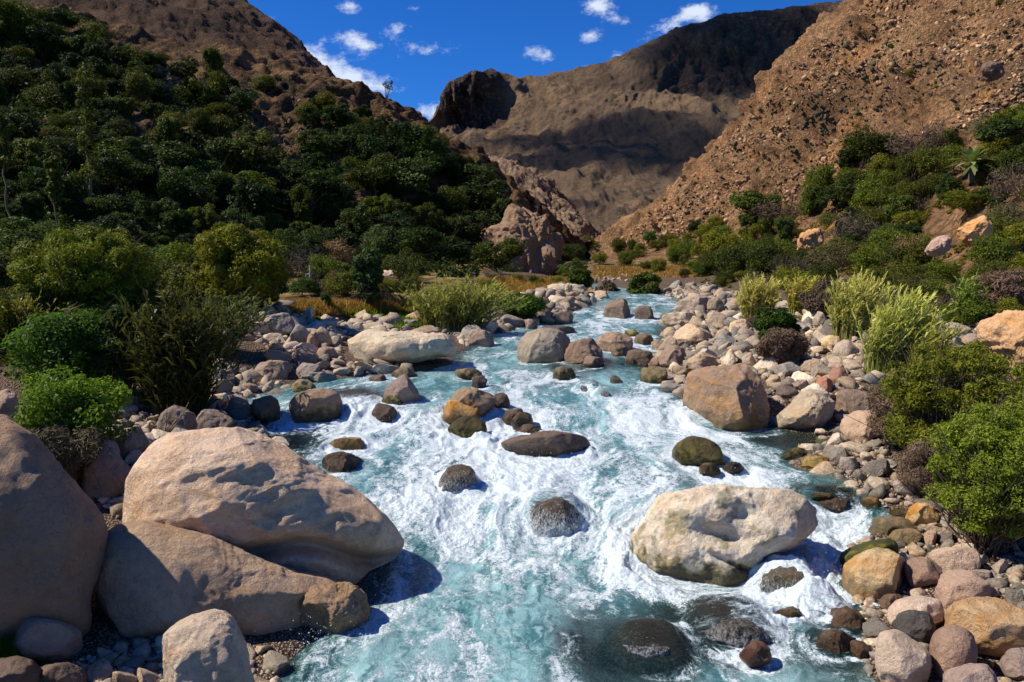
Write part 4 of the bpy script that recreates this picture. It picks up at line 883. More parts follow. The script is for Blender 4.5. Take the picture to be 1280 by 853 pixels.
for i, (ap, x, y, z, r, px, py) in enumerate(stones[NIND:]):
    V, F = LOWS[i % 14]; V = V * (r * np.array([rc.uniform(.9, 1.3), rc.uniform(.9, 1.2), rc.uniform(.8, 1.2)]))
    a, b_ = rc.uniform(0, 6.28), rc.normal(0, .3); ca, sa, cb, sb = math.cos(a), math.sin(a), math.cos(b_), math.sin(b_)
    V = V @ np.array([[cb, 0, -sb], [0, 1, 0], [sb, 0, cb]]) @ np.array([[ca, sa, 0], [-sa, ca, 0], [0, 0, 1]])
    VV.append(V + (x, y, z + r * .1)); FF.append(F + off); off += len(V); TT.append(np.tile(np.array(PAL[int(rc.integers(10))]) * rc.uniform(.75, 1.15), (len(V), 1)))
tag(link('pebbles', mk_mesh('pebbles', np.concatenate(VV), np.concatenate(FF), M_PEB, True, {'tint': np.concatenate(TT)})), 'countless small pebbles between the larger bank rocks', 'pebbles', None, 'stuff')
print('T stones', time.time() - T0)
print('stones', len(stones))
# scree strewn over the slopes
def scree(name, label, polys, n, rng, pal, hills=True):
    VV = []; FF = []; TT = []; off = 0; g = np.random.default_rng(n)
    for P in polys:
        x0, x1, y0, y1 = fbounds(P); m = 0
        while m < n:
            m += 1; px, py = g.uniform(x0, x1), g.uniform(y0, y1)
            if not inpoly(px, py, P): continue
            q = at(px, py, False, True)
            if q is None or q[1] > 420: continue
            dn = perlin(np.array([q * .05 + n]))[0]
            if g.uniform(-.35, .3) > dn: continue
            r = math.exp(g.uniform(math.log(rng[0]), math.log(rng[1] * (1 + 1.6 * max(0, dn) * (g.random() < .15))))) / FPX * q[1]; V, F = LOWS[int(g.integers(14))]
            a = g.uniform(0, 6.28); ca, sa = math.cos(a), math.sin(a)
            V = (V * r) @ np.array([[ca, sa, 0], [-sa, ca, 0], [0, 0, 1]]) * (1, 1, g.uniform(.8, 1.6))
            VV.append(V + q); FF.append(F + off); off += len(V); TT.append(np.tile(np.array(pal[int(g.integers(len(pal)))]) * g.uniform(.7, 1.2), (len(V), 1)))
    tag(link(name, mk_mesh(name, np.concatenate(VV), np.concatenate(FF), M_PEB, True, {'tint': np.concatenate(TT)})), label, 'scree', None, 'stuff')
OPAL = [S(196,152,108), S(176,134,96), S(210,170,128), S(156,122,92), S(120,94,72), S(216,178,134)]
scree('scree', 'loose tan stones strewn over the right slope', [[(760,310),(860,225),(1000,75),(1090,0),(1280,0),(1280,140),(1130,180),(1000,245),(930,285),(800,312)]], 7500, (.7, 3.4), OPAL)
scree('scree', 'broken stones in the clearings of the left hillside', [[(318,112),(382,122),(392,160),(378,186),(318,178),(305,140)], [(190,80),(245,100),(240,124),(205,112)], [(400,185),(440,185),(440,215),(400,215)], [(440,125),(545,170),(640,250),(620,262),(520,195),(440,170)]], 420, (1.2, 3.4), [S(140,112,84), S(112,88,66), S(160,126,92), S(90,72,56)])
print('T scree', time.time() - T0)
scree('gravel', 'pale gravel on the face of the far terrace', [[(742,344),(872,344),(905,372),(745,374)]], 3600, (1.0, 3.6), [S(190,170,148), S(160,138,118), S(204,182,156), S(132,114,98)])
scree('scrub', 'fine grey olive scrub dotting the tan right slope', [[(760,310),(860,225),(1000,75),(1090,0),(1280,0),(1280,140),(1130,180),(1000,245),(930,285),(800,312)]], 5200, (.7, 2.6), [S(84,78,48), S(70,64,42), S(100,88,60)])
# -- foliage
def leaves(centres, radii, n, size, seed, asp=2.0, up=0.4, droop=0.0, shell=.45):
    """n leaf-shaped faces spread through the clumps"""
    g = np.random.default_rng(seed); ci = g.integers(0, len(centres), n); C = centres[ci]; R = radii[ci]
    d = g.normal(size=(n, 3)); d /= np.linalg.norm(d, axis=1)[:, None]; rr = g.uniform(shell, 1, n) ** .7
    P = C + d * R * rr[:, None]
    nrm = d * .7 + g.normal(size=(n, 3)) * .55 + np.array([0, 0, up]); nrm /= np.linalg.norm(nrm, axis=1)[:, None]
    t = np.cross(nrm, g.normal(size=(n, 3))); t[:, 2] -= droop; t /= np.linalg.norm(t, axis=1)[:, None]; b_ = np.cross(nrm, t); b_ /= np.linalg.norm(b_, axis=1)[:, None] + 1e-9
    s = size * g.uniform(.6, 1.35, n)[:, None]
    V = np.stack([P - t * s * asp * .5, P + b_ * s * .5 - t * s * .05, P + t * s * asp * .5, P - b_ * s * .5 - t * s * .05], 1).reshape(-1, 3)
    F = np.arange(4 * n).reshape(-1, 4); cl = g.uniform(0, 1, len(centres))
    lv = np.repeat(np.clip(.45 * cl[ci] + .55 * g.uniform(0, 1, n), 0, 1), 4)
    return V, F, lv
def tubes(segs, k=5):
    """tapered limbs: list of (points, radii)"""
    VV = []; FF = []; off = 0
    for pts, rad in segs:
        pts = np.array(pts, float); m = len(pts); T = np.gradient(pts, axis=0); T /= np.linalg.norm(T, axis=1)[:, None] + 1e-9
        a = np.cross(T, [0.3, .9, .1]); a /= np.linalg.norm(a, axis=1)[:, None] + 1e-9; b_ = np.cross(T, a)
        th = np.linspace(0, 2 * math.pi, k, endpoint=False)
        V = pts[:, None] + (a[:, None] * np.cos(th)[None, :, None] + b_[:, None] * np.sin(th)[None, :, None]) * np.array(rad)[:, None, None]
        VV.append(V.reshape(-1, 3)); i = np.arange(m - 1)[:, None] * k; j = np.arange(k)[None]; j2 = (j + 1) % k
        FF.append(np.stack([i + j, i + j2, i + k + j2, i + k + j], -1).reshape(-1, 4) + off); off += m * k
    return np.concatenate(VV), np.concatenate(FF)
def limbs(h, w, seed, nlimb=6, r0=.06, up=.35):
    g = np.random.default_rng(seed); segs = []
    tr = [(0, 0, -h * .08)] + [(g.normal(0, .04) * w * k, g.normal(0, .04) * w * k, h * .16 * k) for k in range(1, 5)]
    segs.append((tr, [r0 * h * (1.1 - .2 * k) for k in range(5)]))
    for k in range(nlimb):
        a = g.uniform(0, 6.28); e = g.uniform(.5, 1.0); s = np.array(tr[int(g.integers(1, 5))]); end = np.array([math.cos(a) * w * .42 * e, math.sin(a) * w * .42 * e, h * g.uniform(.55, .92)])
        mid = s * .5 + end * .5 + g.normal(0, .05, 3) * w; segs.append(([s, mid, end], [r0 * h * .45, r0 * h * .28, r0 * h * .08]))
        for q in range(3):
            e2 = end + g.normal(0, .16, 3) * w; segs.append(([mid, (mid + e2) / 2 + g.normal(0, .03, 3) * w, e2], [r0 * h * .2, r0 * h * .12, r0 * h * .04]))
    return tubes(segs)
def crown_clumps(w, h, z0, n, seed, flat=.55, rr=(.13, .24)):
    g = np.random.default_rng(seed); C = []; 
    while len(C) < n:
        p = g.uniform(-1, 1, 3)
        if np.linalg.norm(p) > 1 or np.linalg.norm(p) < .35: continue
        if p[2] < -.75: continue
        C.append(p)
    C = np.array(C) * (w / 2 * .82, w / 2 * .82, (h - z0) / 2 * .85) + (0, 0, (h + z0) / 2)
    r = g.uniform(*rr, n)[:, None] * w * np.array([[1, 1, flat]]); return C, r
def tree_mesh(nm, w, h, z0, ncl, nleaf, lsize, seed, mat, asp=1.8, flat=.6, up=.5, rr=(.13, .24), droop=0, r0=.03):
    C, R = crown_clumps(w, h, z0, ncl, seed, flat, rr); V, F, lv = leaves(C, R, nleaf, lsize, seed + 1, asp, up, droop)
    me = mk_mesh('crown', V, F, mat, False, {'leafvar': lv})
    tv, tf = limbs(h, w, seed + 2, 6, r0); tm = mk_mesh('trunk', tv, tf, M_BARK, True, {'leafvar': np.random.default_rng(1).uniform(0, 1, len(tv))})
    return (nm, me, tm)
# unit kinds are 1 m high and scaled; all instances share these meshes
BROAD = [tree_mesh('broadleaf_tree', w_, 1.0, z_, n_, 7500, ls, 300 + k, M_LEAF_DARK, a_, f_, .7, rr_) for k, (w_, z_, n_, ls, a_, f_, rr_) in enumerate([
    (1.25, .12, 26, .030, 1.5, .6, (.12, .22)), (1.0, .05, 46, .026, 2.2, .9, (.07, .15)), (1.5, .2, 18, .036, 1.5, .5, (.10, .26)), (.75, .0, 40, .026, 2.5, 1.3, (.08, .2)), (1.2, .1, 60, .028, 1.8, .7, (.05, .13)), (1.35, .0, 34, .024, 3.0, .8, (.05, .22))])]
OLIVE = [tree_mesh('bush', 1.1 + .12 * k, 1.0, .02, 24 + 9 * k, 6500, .027, 330 + k, M_LEAF_OLIVE, 2.4, .8, .5, (.16 - .022 * k, .27 - .025 * k)) for k in range(5)]
TWIGB = [tree_mesh('scrub_bush', 1.4, 1.0, .02, 16, 3000, .014, 350 + k, M_TWIG, 8.0, .8, .2, (.16, .26)) for k in range(3)]
COLS = {'d': [(.95,.85,.65), (.5,.55,.45), (1.5,1.15,.5), (.8,.85,.55)], 'o': [(1.05,.95,.8), (.6,.65,.55), (1.8,1.5,.8), (1.2,1.3,.7)]}
def put(kind, p, h, sx=1.0, col=(1, 1, 1), lab=None, cat='bush', group=None, trunk=True, rz=None, g=rc, sink=.05, name=None):
    nm, me, tm = kind; r = link(name or nm, None, None, (p[0], p[1], p[2] - sink * h)); r.scale = (h * sx * g.uniform(.8, 1.25), h * sx * g.uniform(.8, 1.25), h * g.uniform(.8, 1.25)); r.rotation_euler = (g.normal(0, .1), g.normal(0, .1), g.uniform(0, 6.28) if rz is None else rz)
    c = link('crown' if 'tree' in (name or nm) else 'foliage', me, r); c.color = (*col, 1)
    if trunk: t = link('trunk' if 'tree' in (name or nm) else 'stem', tm, r); t.color = (1, 1, 1, 1)
    tag(r, lab, cat, group); return r
def scatter(poly, n, hpx, kinds, group, avoid=(), minpx=10, seed=0, cat='tree', words=None, colk='d', trunk=True, hmax=99, excl=.55):
    g = np.random.default_rng(seed); x0, x1, y0, y1 = fbounds(poly); got = []; its = []; tries = 0
    while len(got) < n and tries < 30000:
        tries += 1; px, py = g.uniform(x0, x1), g.uniform(y0, y1)
        if not inpoly(px, py, poly) or False: continue
        hp = g.uniform(*hpx)
        if any(inpoly(px, py - f_ * hp, a) for a in avoid for f_ in (0, .5, .95)): continue
        if any(math.hypot(px - a, (py - b_) * 1.3) < excl * (hp + c) * .5 for a, b_, c in got): continue
        q = at(px, py, False, True)
        if q is None or q[1] > 330: continue
        got.append((px, py, hp)); h = min(hp / FPX * q[1], hmax); K = kinds[int(g.integers(len(kinds)))]; cs = COLS[colk]; ck = int(g.integers(len(cs))); f = g.uniform(.8, 1.2)
        o = put(K, q, h, g.uniform(.85, 1.25), tuple(c * f for c in cs[ck]), None, cat, group, trunk, g=g)
        wd = words or 'green bush'; adj = ['dark green', 'deep green', 'olive green', 'mid green'][ck]; sz = 'tall' if hp > (hpx[0] * .35 + hpx[1] * .65) else ('small' if hp < (hpx[0] * .65 + hpx[1] * .35) else 'medium')
        its.append((o, px, py - hp * .4, '%s %s %s' % (sz, adj if words is None or 'dry' not in wd else 'brown', wd)))
    relabel(its, HMARKS); print(group, len(got))
CLEAR = [[(318,118),(376,122),(388,165),(372,190),(322,176),(305,145)], [(196,92),(240,108),(232,126),(205,116)], [(155,148),(205,162),(195,182),(160,172)], [(398,186),(440,186),(440,225),(400,215)]]
scatter([(-40,20),(60,30),(130,62),(230,88),(330,112),(430,150),(430,210),(330,200),(-40,200)], 95, (20, 40), BROAD + OLIVE[:3], 'trees on the upper left hillside', CLEAR, seed=1, words='round tree', cat='tree', excl=.62)
scatter([(-40,190),(330,195),(430,190),(540,200),(600,238),(642,290),(645,345),(-40,350)], 95, (38, 64), BROAD, 'trees massed on the lower left hillside', CLEAR, seed=2, words='leafy tree', cat='tree', excl=.55)
scatter([(430,140),(530,175),(610,240),(640,270),(560,240),(430,200)], 34, (14, 26), BROAD + OLIVE, 'bushes below the left rocky ridge', seed=3, words='ridge bush', cat='bush')
scatter([(1000,262),(1060,205),(1130,185),(1300,150),(1300,300),(1180,330),(1000,330),(900,350),(900,300)], 84, (18, 46), OLIVE + BROAD[1:4] + TWIGB[:1], 'bushes covering the right slope', [[(1150,268),(1245,268),(1245,325),(1150,325)], [(985,284),(1032,284),(1032,312),(985,312)], [(1195,175),(1235,175),(1240,222),(1190,222)]], seed=4, words='bush', cat='bush', colk='o')
scatter([(760,318),(860,285),(930,283),(1000,262),(1000,345),(900,365),(850,345),(760,336)], 60, (12, 24), OLIVE + BROAD[:1], 'bushes at the foot of the right slope', seed=5, words='low bush', cat='bush', colk='o')
scatter([(1000,320),(1300,300),(1300,400),(1230,410),(1130,400),(1000,380),(930,362),(900,352)], 44, (26, 48), OLIVE + TWIGB[:1], 'bushes behind right reeds', [[(1150,268),(1245,268),(1245,325),(1150,325)]], seed=6, words='shrub', cat='bush', colk='o')
scatter([(690,300),(750,318),(750,352),(690,352)], 10, (12, 24), OLIVE + BROAD[:1], 'bushes at the mouth of the gorge', seed=7, words='gorge bush', cat='bush', colk='o')
scatter([(350,335),(520,335),(520,385),(350,385)], 22, (18, 40), OLIVE + BROAD + TWIGB, 'shrubs on the left terrace', seed=8, words='terrace shrub', cat='bush', colk='o')
scatter([(610,345),(720,345),(720,368),(610,368)], 12, (8, 18), OLIVE + TWIGB, 'low shrubs behind the left shore', seed=9, words='dry low shrub', cat='bush', colk='o')
scatter([(-40,340),(330,345),(330,392),(180,420),(-40,440)], 26, (40, 80), BROAD[:3] + OLIVE, 'undergrowth on the left bank', seed=10, words='undergrowth', cat='bush', colk='o')
scatter([(880,60),(1000,90),(1000,230),(900,270),(800,300),(800,270)], 45, (2.5, 5), OLIVE + TWIGB, 'tiny shrubs on the tan slope', seed=11, words='tiny shrub', cat='shrub', colk='o', trunk=False)
scatter([(1000,90),(1090,10),(1280,0),(1280,130),(1120,170),(1000,230)], 40, (3, 7), OLIVE + TWIGB, 'tiny shrubs on the tan slope', seed=12, words='tiny shrub', cat='shrub', colk='o', trunk=False)
print('T scatter', time.time() - T0)
# dense thicket that closes the gaps between the trees
def thicket(name, label, polys, n, mat, col, rpx, seed, avoid=(), per=34, lsz=.16, thr=-.28):
    g = np.random.default_rng(seed); C = []; R = []
    for P in polys:
        x0, x1, y0, y1 = fbounds(P)
        for k in range(n):
            px, py = g.uniform(x0, x1), g.uniform(y0, y1)
            if not inpoly(px, py, P) or any(inpoly(px, py, a) for a in avoid) or perlin(np.array([[px * .02, py * .03, seed]]))[0] < thr: continue
            q = at(px, py, False, True)
            if q is None or q[1] > 260: continue
            r_ = g.uniform(*rpx) / FPX * q[1]; C.append(q + (0, 0, r_ * .35)); R.append((r_, r_, r_ * .75))
    V, F, lv = leaves(np.array(C), np.array(R), len(C) * per, lsz, seed, 1.9, .6, 0, .3)
    o = link(name, mk_mesh(name, V, F, mat, False, {'leafvar': lv})); o.color = (*col, 1); tag(o, label, 'undergrowth', None, 'stuff')
thicket('undergrowth', 'dark thicket filling the gaps between the left hillside trees', [[(-40,40),(60,45),(130,75),(230,100),(330,125),(470,170),(560,205),(640,275),(645,345),(-40,360)]], 3600, M_LEAF_DARK, (.65, .62, .42), (5, 16), 71, CLEAR, 44, .26)
thicket('undergrowth', 'low scrub filling the gaps between the right slope bushes', [[(1000,262),(1060,210),(1130,190),(1300,160),(1300,400),(1100,395),(900,360),(760,335),(790,310),(930,290)]], 1700, M_LEAF_OLIVE, (1.7, 1.25, .8), (2, 7), 72, [], 34, .13, -.02)
thicket('undergrowth', 'brown weeds between the left bank bushes', [[(-40,380),(330,372),(330,410),(230,470),(-40,470)]], 500, M_LEAF_OLIVE, (1.1, .9, .6), (6, 14), 73, [], 60, .06)
thicket('undergrowth', 'olive weeds on the right bank beyond the stones', [[(1300,440),(1900,480),(1900,700),(1300,640)]], 900, M_LEAF_OLIVE, (1.6, 1.3, .8), (8, 26), 74, [], 60, .05, -.1)
thicket('undergrowth', 'green weeds among the stones under the left terrace', [[(330,392),(600,396),(600,416),(420,412),(330,410)]], 260, M_LEAF_OLIVE, (1.5, 1.5, .7), (3, 6), 75, [], 50, .07, -.15)
# single bushes of the photograph: own, finer meshes
def bush(label, cx, top, bot, wpx, mat, nleaf, lsize, ncl, seed, col=(1,1,1), asp=2.2, up=.4, rr=(.12, .22), name='bush', cat='bush', depth=None, flat=.75, group=None, droop=0., z0=.0):
    if depth: p = unp(cx, bot, depth)
    else: p = at(cx, bot, False, True)
    dist = p[1] * cp + (CAMZ - p[2]) * sp_; h = (bot - top) / FPX * dist; w = wpx / FPX * dist
    C, R = crown_clumps(w, h, z0 * h, ncl, seed, flat, rr); V, F, lv = leaves(C, R, nleaf, lsize, seed + 1, asp, up, droop)
    r = link(name, None, None, p); c = link('crown' if 'tree' in name else 'foliage', mk_mesh('foliage', V, F, mat, False, {'leafvar': lv}), r); c.color = (*col, 1)
    g = np.random.default_rng(seed + 9); segs = []
    for k in range(14 + int(ncl / 2)):
        e = C[int(g.integers(len(C)))]; s = np.array([g.normal(0, .05 * w), g.normal(0, .05 * w), -.05 * h]); m = s * .45 + e * .55 + g.normal(0, .05, 3) * w; r_ = .010 * h
        segs.append(([s, m, e], [r_, r_ * .6, r_ * .25]))
        for q in range(4): e2 = e + g.normal(0, .10, 3) * w; segs.append(([m, (m + e2) / 2 + g.normal(0, .02, 3) * w, e2], [r_ * .45, r_ * .3, r_ * .15]))
    tv, tf = tubes(segs, 4); t = link('trunk' if 'tree' in name else 'branches', mk_mesh('branches', tv, tf, M_BARK, True, {'leafvar': g.uniform(0, 1, len(tv))}), r); t.color = (1.3, 1.2, 1.1, 1)
    tag(r, label, cat, group); return r
bush('big olive green feathery bush on the left bank, sunlit top', 115, 282, 408, 176, M_LEAF_OLIVE, 70000, .042, 190, 501, (1.7, 1.6, .8), 3.4, rr=(.05, .13), droop=.3, name='feathery_tree', cat='tree')
bush('yellow green feathery tree behind the tall dark reeds', 300, 276, 392, 126, M_LEAF_OLIVE, 50000, .052, 170, 502, (2.1, 1.7, .7), 3.4, rr=(.05, .13), droop=.3, name='feathery_tree', cat='tree')
bush('dark green leafy bush at left below the feathery bush', 90, 388, 490, 140, M_LEAF_BRIGHT, 22000, .055, 50, 503, (.55, .62, .6))
bush('bright green leafy bush above the huge left boulder', 92, 458, 572, 138, M_LEAF_BRIGHT, 15000, .045, 46, 504, (1.05, 1.0, .7), 1.9)
bush('dark tangled shrub at the foot of the bright green bush', 75, 520, 610, 120, M_TWIG, 16200, 0.0175, 30, 505, (.8, .9, .6), 8)
bush('tall bush of shadowed leaves left of the tall dark reeds', 160, 380, 500, 80, M_LEAF_DARK, 12000, .06, 36, 506, (.8, .8, .7))
bush('large green bush overhanging the right bank, nearest', 1236, 486, 690, 180, M_LEAF_OLIVE, 52000, .021, 190, 507, (2.0, 2.1, 1.2), 3.0, rr=(.04, .11))
bush('large green bush behind the nearest one on the right bank', 1182, 412, 590, 190, M_LEAF_OLIVE, 52000, .025, 190, 508, (1.8, 1.6, .9), 3.0, rr=(.04, .11))
bush('green bush cut by the right edge above the nearest bush', 1290, 440, 640, 130, M_LEAF_OLIVE, 34000, .027, 140, 509, (1.6, 1.6, .8), 3.0, rr=(.05, .11))
bush('brown twiggy bush between cobbles and the large right bushes', 1118, 470, 560, 74, M_TWIG, 14400, 0.0150, 40, 510, (1.5, 1.3, 1.0), 8)
bush('grey brown dry shrub hanging over the right bank stones', 1150, 540, 622, 60, M_TWIG, 9000, 0.0100, 30, 511, (1.5, 1.3, 1.1), 8)
bush('dark green bush in front of the first right reed clump', 968, 384, 436, 62, M_LEAF_BRIGHT, 12000, .07, 40, 512, (.42, .45, .4))
bush('dry brown shrub at the foot of the dark green bush on the right bank', 975, 410, 456, 64, M_TWIG, 12600, 0.0250, 30, 513, (1.3, 1.1, .9), 8)
bush('dark olive bush on the gravel terrace face', 805, 340, 376, 40, M_LEAF_OLIVE, 6000, .16, 26, 514, (.8, .9, .8))
bush('low brown bush at the left of the gravel terrace', 760, 352, 372, 34, M_TWIG, 3500, .14, 20, 515, (1.2, 1.1, .7))
bush('dark bush at the back of the left terrace shore', 725, 335, 368, 34, M_LEAF_OLIVE, 5000, .15, 20, 516, (.7, .9, .7))
bush('small conifer like shrub on the left terrace', 460, 305, 384, 26, M_LEAF_DARK, 5000, .12, 24, 517, (1, 1, .9), rr=(.3, .5))
bush('green shrub hugging the right side of the terrace reeds', 650, 366, 400, 60, M_LEAF_BRIGHT, 7000, .08, 30, 518, (.5, .55, .45))
bush('brown scrub behind the middle right reeds', 1030, 350, 400, 60, M_TWIG, 9000, 0.0350, 24, 519, (1, .9, .7), 8)
bush('brown dry scrub at the right edge beside the layered outcrop', 1250, 330, 400, 70, M_TWIG, 10800, 0.0250, 30, 520, (1.5, 1.2, 1.0), 8)
# slender ivy clad trunks on the left hillside, twig tree on the ridge
for lab, x, y0, y1, dd, sd in [('slender ivy clad trunk tree standing out on the left hillside', 113, 92, 245, 70, 1), ('thin pale trunk tree near the left edge', 8, 150, 260, 60, 2), ('bare stemmed shrub tree below the ivy clad trunk', 72, 200, 300, 58, 3)]:
    p = unp(x, y1, dd); h = (y1 - y0) / FPX * dd; g = np.random.default_rng(sd); r = link('slender_tree', None, None, p)
    tr = [(g.normal(0, .02) * h, g.normal(0, .02) * h, h * k / 8) for k in range(-3, 9)]; tv, tf = tubes([(tr, np.linspace(.016, .004, 12) * h)], 6)
    link('trunk', mk_mesh('trunk', tv, tf, M_BARK, True, {'leafvar': np.ones(len(tv))}), r).color = (1.6, 1.4, 1.0, 1)
    C = np.array([[g.normal(0, .03) * h, g.normal(0, .03) * h, h * q] for q in np.linspace(.15 if sd == 1 else .5, 1, 26)]); R = np.tile([.045 * h, .045 * h, .04 * h], (26, 1)) * g.uniform(.6, 1.6, (26, 1))
    V, F, lv = leaves(C, R, 2600, .14, sd, 1.6); link('crown', mk_mesh('crown', V, F, M_LEAF_OLIVE, False, {'leafvar': lv}), r).color = (1.0, .95, .8, 1); tag(r, lab, 'tree')
p = unp(483, 127, 188)
g = np.random.default_rng(4); r = link('twig_tree', None, None, p); hh = 4.2; segs = []
for k in range(9): a = g.uniform(-.5, .5); segs.append(([(0, 0, -1), (a, g.normal(0, .2), hh * .4), (a * 2.4, g.normal(0, .5), hh * g.uniform(.7, 1.05))], [.07, .05, .025]))
tv, tf = tubes(segs, 4); link('trunk', mk_mesh('trunk', tv, tf, M_BARK, True, {'leafvar': np.zeros(len(tv))}), r)
V, F, lv = leaves(np.array([s[0][2] for s in segs], float), np.full((9, 3), .55), 260, .2, 5); link('crown', mk_mesh('crown', V, F, M_LEAF_DARK, False, {'leafvar': lv}), r); tag(r, 'spindly twig tree silhouetted against the sky on the left ridge', 'tree')
# palm on the right slope
p = at(1215, 222, False, True); dist = p[1]; R_ = 36 / FPX * dist; g = np.random.default_rng(6); VV = []; FF = []; n = 0
for k in range(70):
    a = g.uniform(0, 6.28); e = g.uniform(-.3, 1.35); d = np.array([math.cos(a) * math.cos(e), math.sin(a) * math.cos(e), math.sin(e)]); s = np.cross(d, [0, 0, 1]); s /= np.linalg.norm(s) + 1e-6
    t = np.linspace(0, 1, 6)[:, None]; mid = d * R_ * t + np.array([0, 0, -1]) * (t ** 2) * R_ * .38 + (0, 0, R_ * .45); w = (.09 * R_ * np.sin(math.pi * np.clip(t * .85 + .12, 0, 1)))
    V = np.concatenate([mid - s * w, mid + s * w]); VV.append(V); FF += [[n + i, n + i + 1, n + 7 + i, n + 6 + i] for i in range(5)]; n += 12
r = link('palm', None, None, p); link('fronds', mk_mesh('fronds', np.concatenate(VV), np.array(FF), M_REED, True, {'leafvar': np.repeat(g.uniform(0, .8, 70), 12)}), r).color = (1.0, 1.1, 1.1, 1)
tv, tf = tubes([([(0, 0, -.5), (0, 0, R_ * .25), (0, 0, R_ * .45)], [R_ * .13, R_ * .12, R_ * .1])], 8); link('trunk', mk_mesh('trunk', tv, tf, M_BARK, True, {'leafvar': np.ones(len(tv))}), r); tag(r, 'small spiky palm among bushes on the right slope', 'palm')
# reeds
def reeds(label, cx, top, bot, wpx, n, seed, col=(1,1,1), lean=(.15, 0), plume=.5, width=.014, name='reed_clump', depthr=.6, group='giant reed clumps', low=.35, sp=1.0):
    p = at(cx, bot, False, True); dist = p[1] * cp + (CAMZ - p[2]) * sp_; h = (bot - top) / FPX * dist; w = wpx / FPX * dist; g = np.random.default_rng(seed)
    st = []; LV = []; LF = []; lv = []; n0 = 0; PV = []; PF = []; pv = []; n1 = 0
    for k in range(n):
        a = g.uniform(0, 6.28); rr = math.sqrt(g.uniform(0, 1)); b_ = np.array([math.cos(a) * rr * w * .36, math.sin(a) * rr * w * .36 * depthr, -.05 * h]); hh = h * g.uniform(.55, 1.02) * (1 - .22 * rr * rr)
        ln = np.array([b_[0] * .5 * sp + g.normal(0, .10) * h + lean[0] * h, b_[1] * .5 + g.normal(0, .08) * h + lean[1] * h, 0]); t = np.linspace(0, 1, 6)[:, None]
        pts = b_ + np.array([0, 0, hh]) * t * (1 - .08 * t) + ln * t ** 2; st.append((pts, np.linspace(1, .35, 6) * .011 * max(1, dist / 22)))
        v = g.uniform(0, 1)
        for q in range(9):                                   # blades
            f = g.uniform(low, 1); i = min(int(f * 5), 4); P0 = pts[i] * (1 - (f * 5 - i)) + pts[i + 1] * (f * 5 - i); a2 = g.uniform(0, 6.28); L = g.uniform(.10, .20) * h
            d = np.array([math.cos(a2) * .7 + lean[0], math.sin(a2) * .7, g.uniform(.5, 1.3)]); d /= np.linalg.norm(d); s = np.cross(d, g.normal(size=3)); s /= np.linalg.norm(s); wd = width * max(1, dist / 16) * g.uniform(.7, 1.3)
            m = P0 + d * L * .5; e = P0 + d * L * .95 + np.array([0, 0, -.30 * L]); LV += [P0 - s * wd * .4, P0 + s * wd * .4, m - s * wd, m + s * wd, e]; LF += [[n0, n0 + 1, n0 + 3, n0 + 2], [n0 + 2, n0 + 3, n0 + 4, n0 + 4]]; n0 += 5; lv += [np.clip(.3 + .5 * f * v + g.uniform(-.2, .25), 0, 1)] * 5
        if g.random() < plume:
            T = pts[5]; d = pts[5] - pts[4]; d /= np.linalg.norm(d)
            for q in range(10):
                P0 = T + d * g.uniform(-.02, .09) * h; o_ = g.normal(0, .010 * h, 3); s = np.cross(d, g.normal(size=3)); s /= np.linalg.norm(s); wd = .006 * h
                LV += [P0 - s * wd, P0 + s * wd, P0 + d * .05 * h + o_ + s * wd * .3, P0 + d * .05 * h + o_ - s * wd * .3]; LF.append([n0, n0 + 1, n0 + 2, n0 + 3]); n0 += 4; lv += [g.uniform(1.0, 1.5)] * 4
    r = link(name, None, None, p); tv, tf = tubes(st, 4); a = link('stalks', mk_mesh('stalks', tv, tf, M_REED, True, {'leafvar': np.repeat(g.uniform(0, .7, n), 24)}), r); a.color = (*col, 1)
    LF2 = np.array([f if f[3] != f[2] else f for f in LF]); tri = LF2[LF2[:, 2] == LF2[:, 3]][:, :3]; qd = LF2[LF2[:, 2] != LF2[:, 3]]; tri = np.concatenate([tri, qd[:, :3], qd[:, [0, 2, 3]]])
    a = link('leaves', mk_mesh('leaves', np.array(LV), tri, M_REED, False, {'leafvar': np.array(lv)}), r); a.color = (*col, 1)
    tag(r, label, 'reeds', group); return r
reeds('broad green reed clump on the left terrace edge, blades leaning right', 566, 338, 414, 108, 330, 601, (1.3, 1.2, .8), (.12, -.02), .5, sp=1.7)
reeds('yellow reed clump on the right bank, farthest from the camera', 944, 338, 402, 48, 220, 602, (2.1, 1.75, 1.35), (.08, 0), .7)
reeds('small yellow green reed clump second on the right bank', 998, 336, 396, 34, 150, 603, (2.0, 1.6, .95), (.1, 0), .6)
reeds('tall pale reed clump in the middle of the right bank', 1062, 334, 424, 60, 240, 604, (2.0, 1.75, 1.35), (.1, 0), .7)
reeds('bright reed clump nearest the large right bushes', 1106, 352, 466, 72, 260, 605, (1.8, 1.7, 1.1), (.22, 0), .6)
reeds('short reeds leaning out between the right bushes', 1150, 385, 470, 50, 90, 606, (1.7, 1.5, .8), (.2, 0), .5)
reeds('narrow bright reed tuft high above the large right bushes', 1209, 334, 405, 26, 60, 607, (1.05, 1.2, .6), (.03, 0), .4)
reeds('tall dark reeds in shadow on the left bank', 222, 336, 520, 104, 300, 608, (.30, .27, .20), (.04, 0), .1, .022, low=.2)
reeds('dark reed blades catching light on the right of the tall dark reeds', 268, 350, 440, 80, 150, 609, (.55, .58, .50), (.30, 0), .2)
reeds('dry yellow reeds at the left edge above the dark bush', 32, 358, 430, 40, 70, 610, (1.0, .85, .5), (.02, 0), .6)
